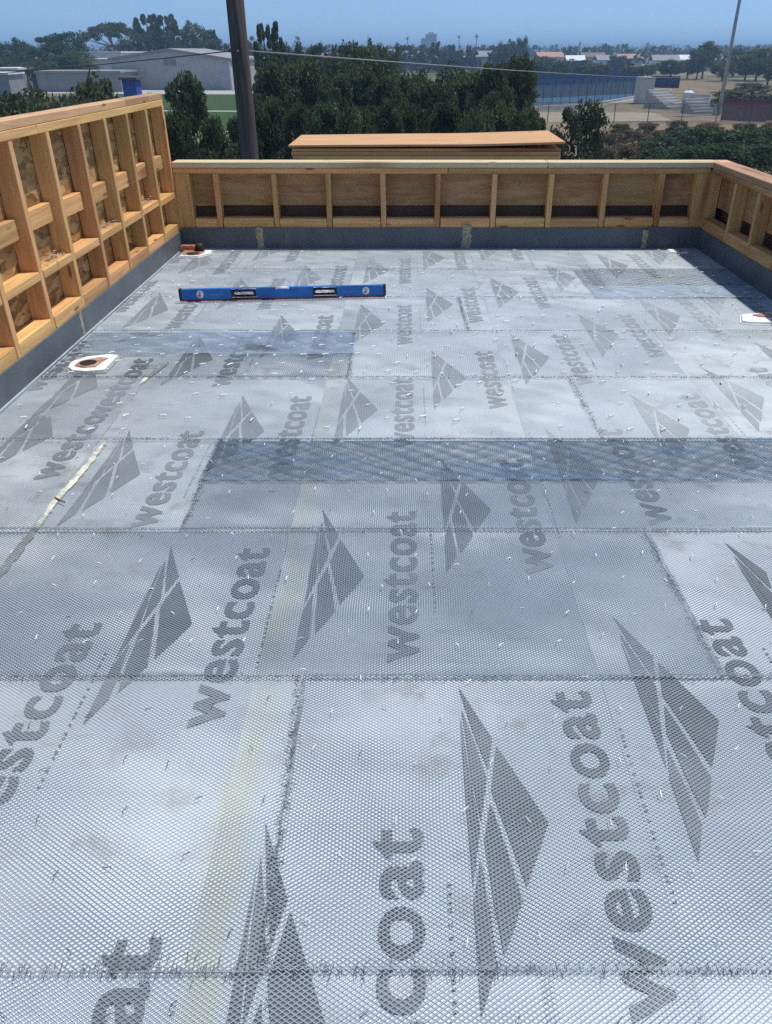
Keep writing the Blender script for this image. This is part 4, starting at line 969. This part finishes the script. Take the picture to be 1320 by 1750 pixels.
for (a, b, l) in (((925, 189), (1000, 185.5), 'low white kerb wall left of the single pine'), ((1030, 180), (1092, 169), 'low white kerb wall right of the single pine')):
    p, q = gp(*a), gp(*b); e = empty('kerb_wall', (*p, GZ), (0, 0, math.atan2(q[1] - p[1], q[0] - p[0]))); tag(e, l, 'wall'); L = math.hypot(q[0] - p[0], q[1] - p[1]); lbox('wall', e, WHITEW, 0, L, 0, .4, 0, .55); lbox('coping', e, CONC, -.05, L + .05, -.06, .46, .555, .65)
# concrete terraces (stepped spectator banks)
def terrace(px, py, wd, n, ang, label):
    x, y = gp(px, py); e = empty('concrete_terrace', (x, y, GZ), (0, 0, ang)); tag(e, label, 'terrace')
    for k in range(n): lbox('step', e, CONC, -wd / 2, wd / 2, k * .75, n * .75 - .002 * k, k * .42 - (.4 if k == 0 else 0), (k + 1) * .42 - .004)
terrace(1160, 186, 6.5, 7, .75, 'long stepped concrete terrace right of the courts'); terrace(1186, 191, 3.2, 6, -.5, 'narrow stepped concrete terrace, middle of three'); terrace(1206, 195, 4.2, 5, .4, 'low stepped concrete terrace beside the mast')
lbox_e = empty('concrete_block', (*gp(1104, 178), GZ)); tag(lbox_e, 'tall pale concrete end wall of the courts', 'wall'); lbox('wall', lbox_e, CREAM, -1.2, 1.2, 0, 5, 0, 4.4); lbox('coping', lbox_e, CONC, -1.3, 1.3, -.1, 5.1, 4.405, 4.6)
e = empty('water_tank', (*gp(1175, 172), GZ)); tag(e, 'small white tank standing behind the terraces', 'tank'); bm = bmesh.new(); tube(bm, [(0, 0, 0), (0, 0, 1.5), (0, 0, 1.9)], [1.1, 1.1, .5], 14); link('shell', bm_mesh('tank', bm), WHITEW, e); lbox('hatch', e, GREYR, -.3, .3, -.3, .3, 1.905, 2.05)
# goal post
e = empty('goal_post', (*gp(1180, 128), gz(0, 300))); tag(e, 'pale goal post frame in front of far houses', 'goal post'); bm = bmesh.new(); tube(bm, [(0, 0, 0), (0, 0, 5.5)], .14, 6); tube(bm, [(7, 0, 0), (7, 0, 5.5)], .14, 6); link('upright', bm_mesh('up', bm), WHITEW, e); bm = bmesh.new(); tube(bm, [(0, 0, 5.5), (7, 0, 5.5)], .14, 6); link('crossbar', bm_mesh('cb', bm), WHITEW, e)
# light mast
mx, my = gp(1228, 197); e = empty('light_mast', (mx, my, GZ)); tag(e, 'tall tapering grey light mast with antenna ring', 'mast')
MASTM = flat('galvanised_mast', (.36, .38, .40), .5, .4, scale=.8)
bm = bmesh.new(); tube(bm, [(0, 0, 0), (0, 0, 12), (0, 0, 25), (0, 0, 34)], [.34, .27, .2, .14], 10); link('shaft', bm_mesh('shaft', bm, True), MASTM, e)
bm = bmesh.new()
for k in range(6):
    a = k * 1.047; boxbm(bm, .62 * math.cos(a) - .11, .62 * math.cos(a) + .11, .62 * math.sin(a) - .11, .62 * math.sin(a) + .11, 19.2, 21.2)
tube(bm, [(-.62, 0, 20), (.62, 0, 20)], .06, 5); tube(bm, [(0, -.62, 20.4), (0, .62, 20.4)], .06, 5); o = link('antenna_ring', bm_mesh('ant', bm), MASTM, e); tag(o, kind='stuff')
lbox('cabinet', e, CONC, -.9, -.55, -.3, .3, 0, 1.6)
# utility pole and its cables
P0 = at(410, 87, 14.6); e = empty('utility_pole', (P0.x, 14.6, GZ)); tag(e, 'weathered wooden utility pole behind the parapet', 'utility pole')
def polemat():
    m = M('weathered_pole', .9, spec=.15); n = m.noise(m.coord((14, 14, .8)), 1.5, 5, .6); c = m.ramp(n, [(.3, (.06, .05, .046)), (.6, (.125, .105, .095)), (.8, (.19, .165, .15))]); m.col(c); m.bump(n, .5, .02); return m.m
bm = bmesh.new(); H_ = P0.z - GZ; tube(bm, [(0, 0, 0), (0, 0, H_ * .5), (0, 0, H_), (0, 0, H_ + 5)], [.19, .165, .145, .125], 14); link('shaft', bm_mesh('pshaft', bm, True), polemat(), e)
bm = bmesh.new(); tube(bm, [(0, -.17, H_), (0, .17, H_)], .018, 6); link('bolt', bm_mesh('bolt', bm), MASTM, e)
CAB = flat('black_cable', (.03, .03, .032), .6)
CABL = flat('grey_cable', (.30, .32, .34), .5)
def cable(name, a, b, sag, r_, label, mat):
    a, b = Vector(a), Vector(b); bm = bmesh.new(); tube(bm, [a.lerp(b, t / 24) - Vector((0, 0, sag * 4 * (t / 24) * (1 - t / 24))) for t in range(25)], r_, 5); tag(link(name, bm_mesh(name, bm, True), mat), label, 'cable')
cable('overhead_cable', (P0.x - .13, 14.6, P0.z), at(-260, 134, 42), .15, .009, 'dark overhead cable running left from the utility pole', CAB)
cable('overhead_cable', (P0.x + .13, 14.6, P0.z), at(1230, 126, 139), .45, .012, 'pale overhead cable running right from the utility pole to the mast', CABL)

# ------------------------------------------------------------------ haze
bm = bmesh.new(); boxbm(bm, -9600, 9600, -9600, 9600, GZ - 1.2, 42)
hz = link('haze', bm_mesh('haze', bm)); tag(hz, 'thin pale haze filling the air over the whole scene', 'haze', kind='stuff')
hm = bpy.data.materials.new('haze'); hm.use_nodes = True; t = hm.node_tree; t.nodes.clear()
out = t.nodes.new('ShaderNodeOutputMaterial'); pv = t.nodes.new('ShaderNodeVolumePrincipled'); pv.inputs['Color'].default_value = (.48, .74, 1.0, 1); pv.inputs['Density'].default_value = .00046; pv.inputs['Anisotropy'].default_value = .1
t.links.new(pv.outputs[0], out.inputs['Volume']); hz.data.materials.append(hm)
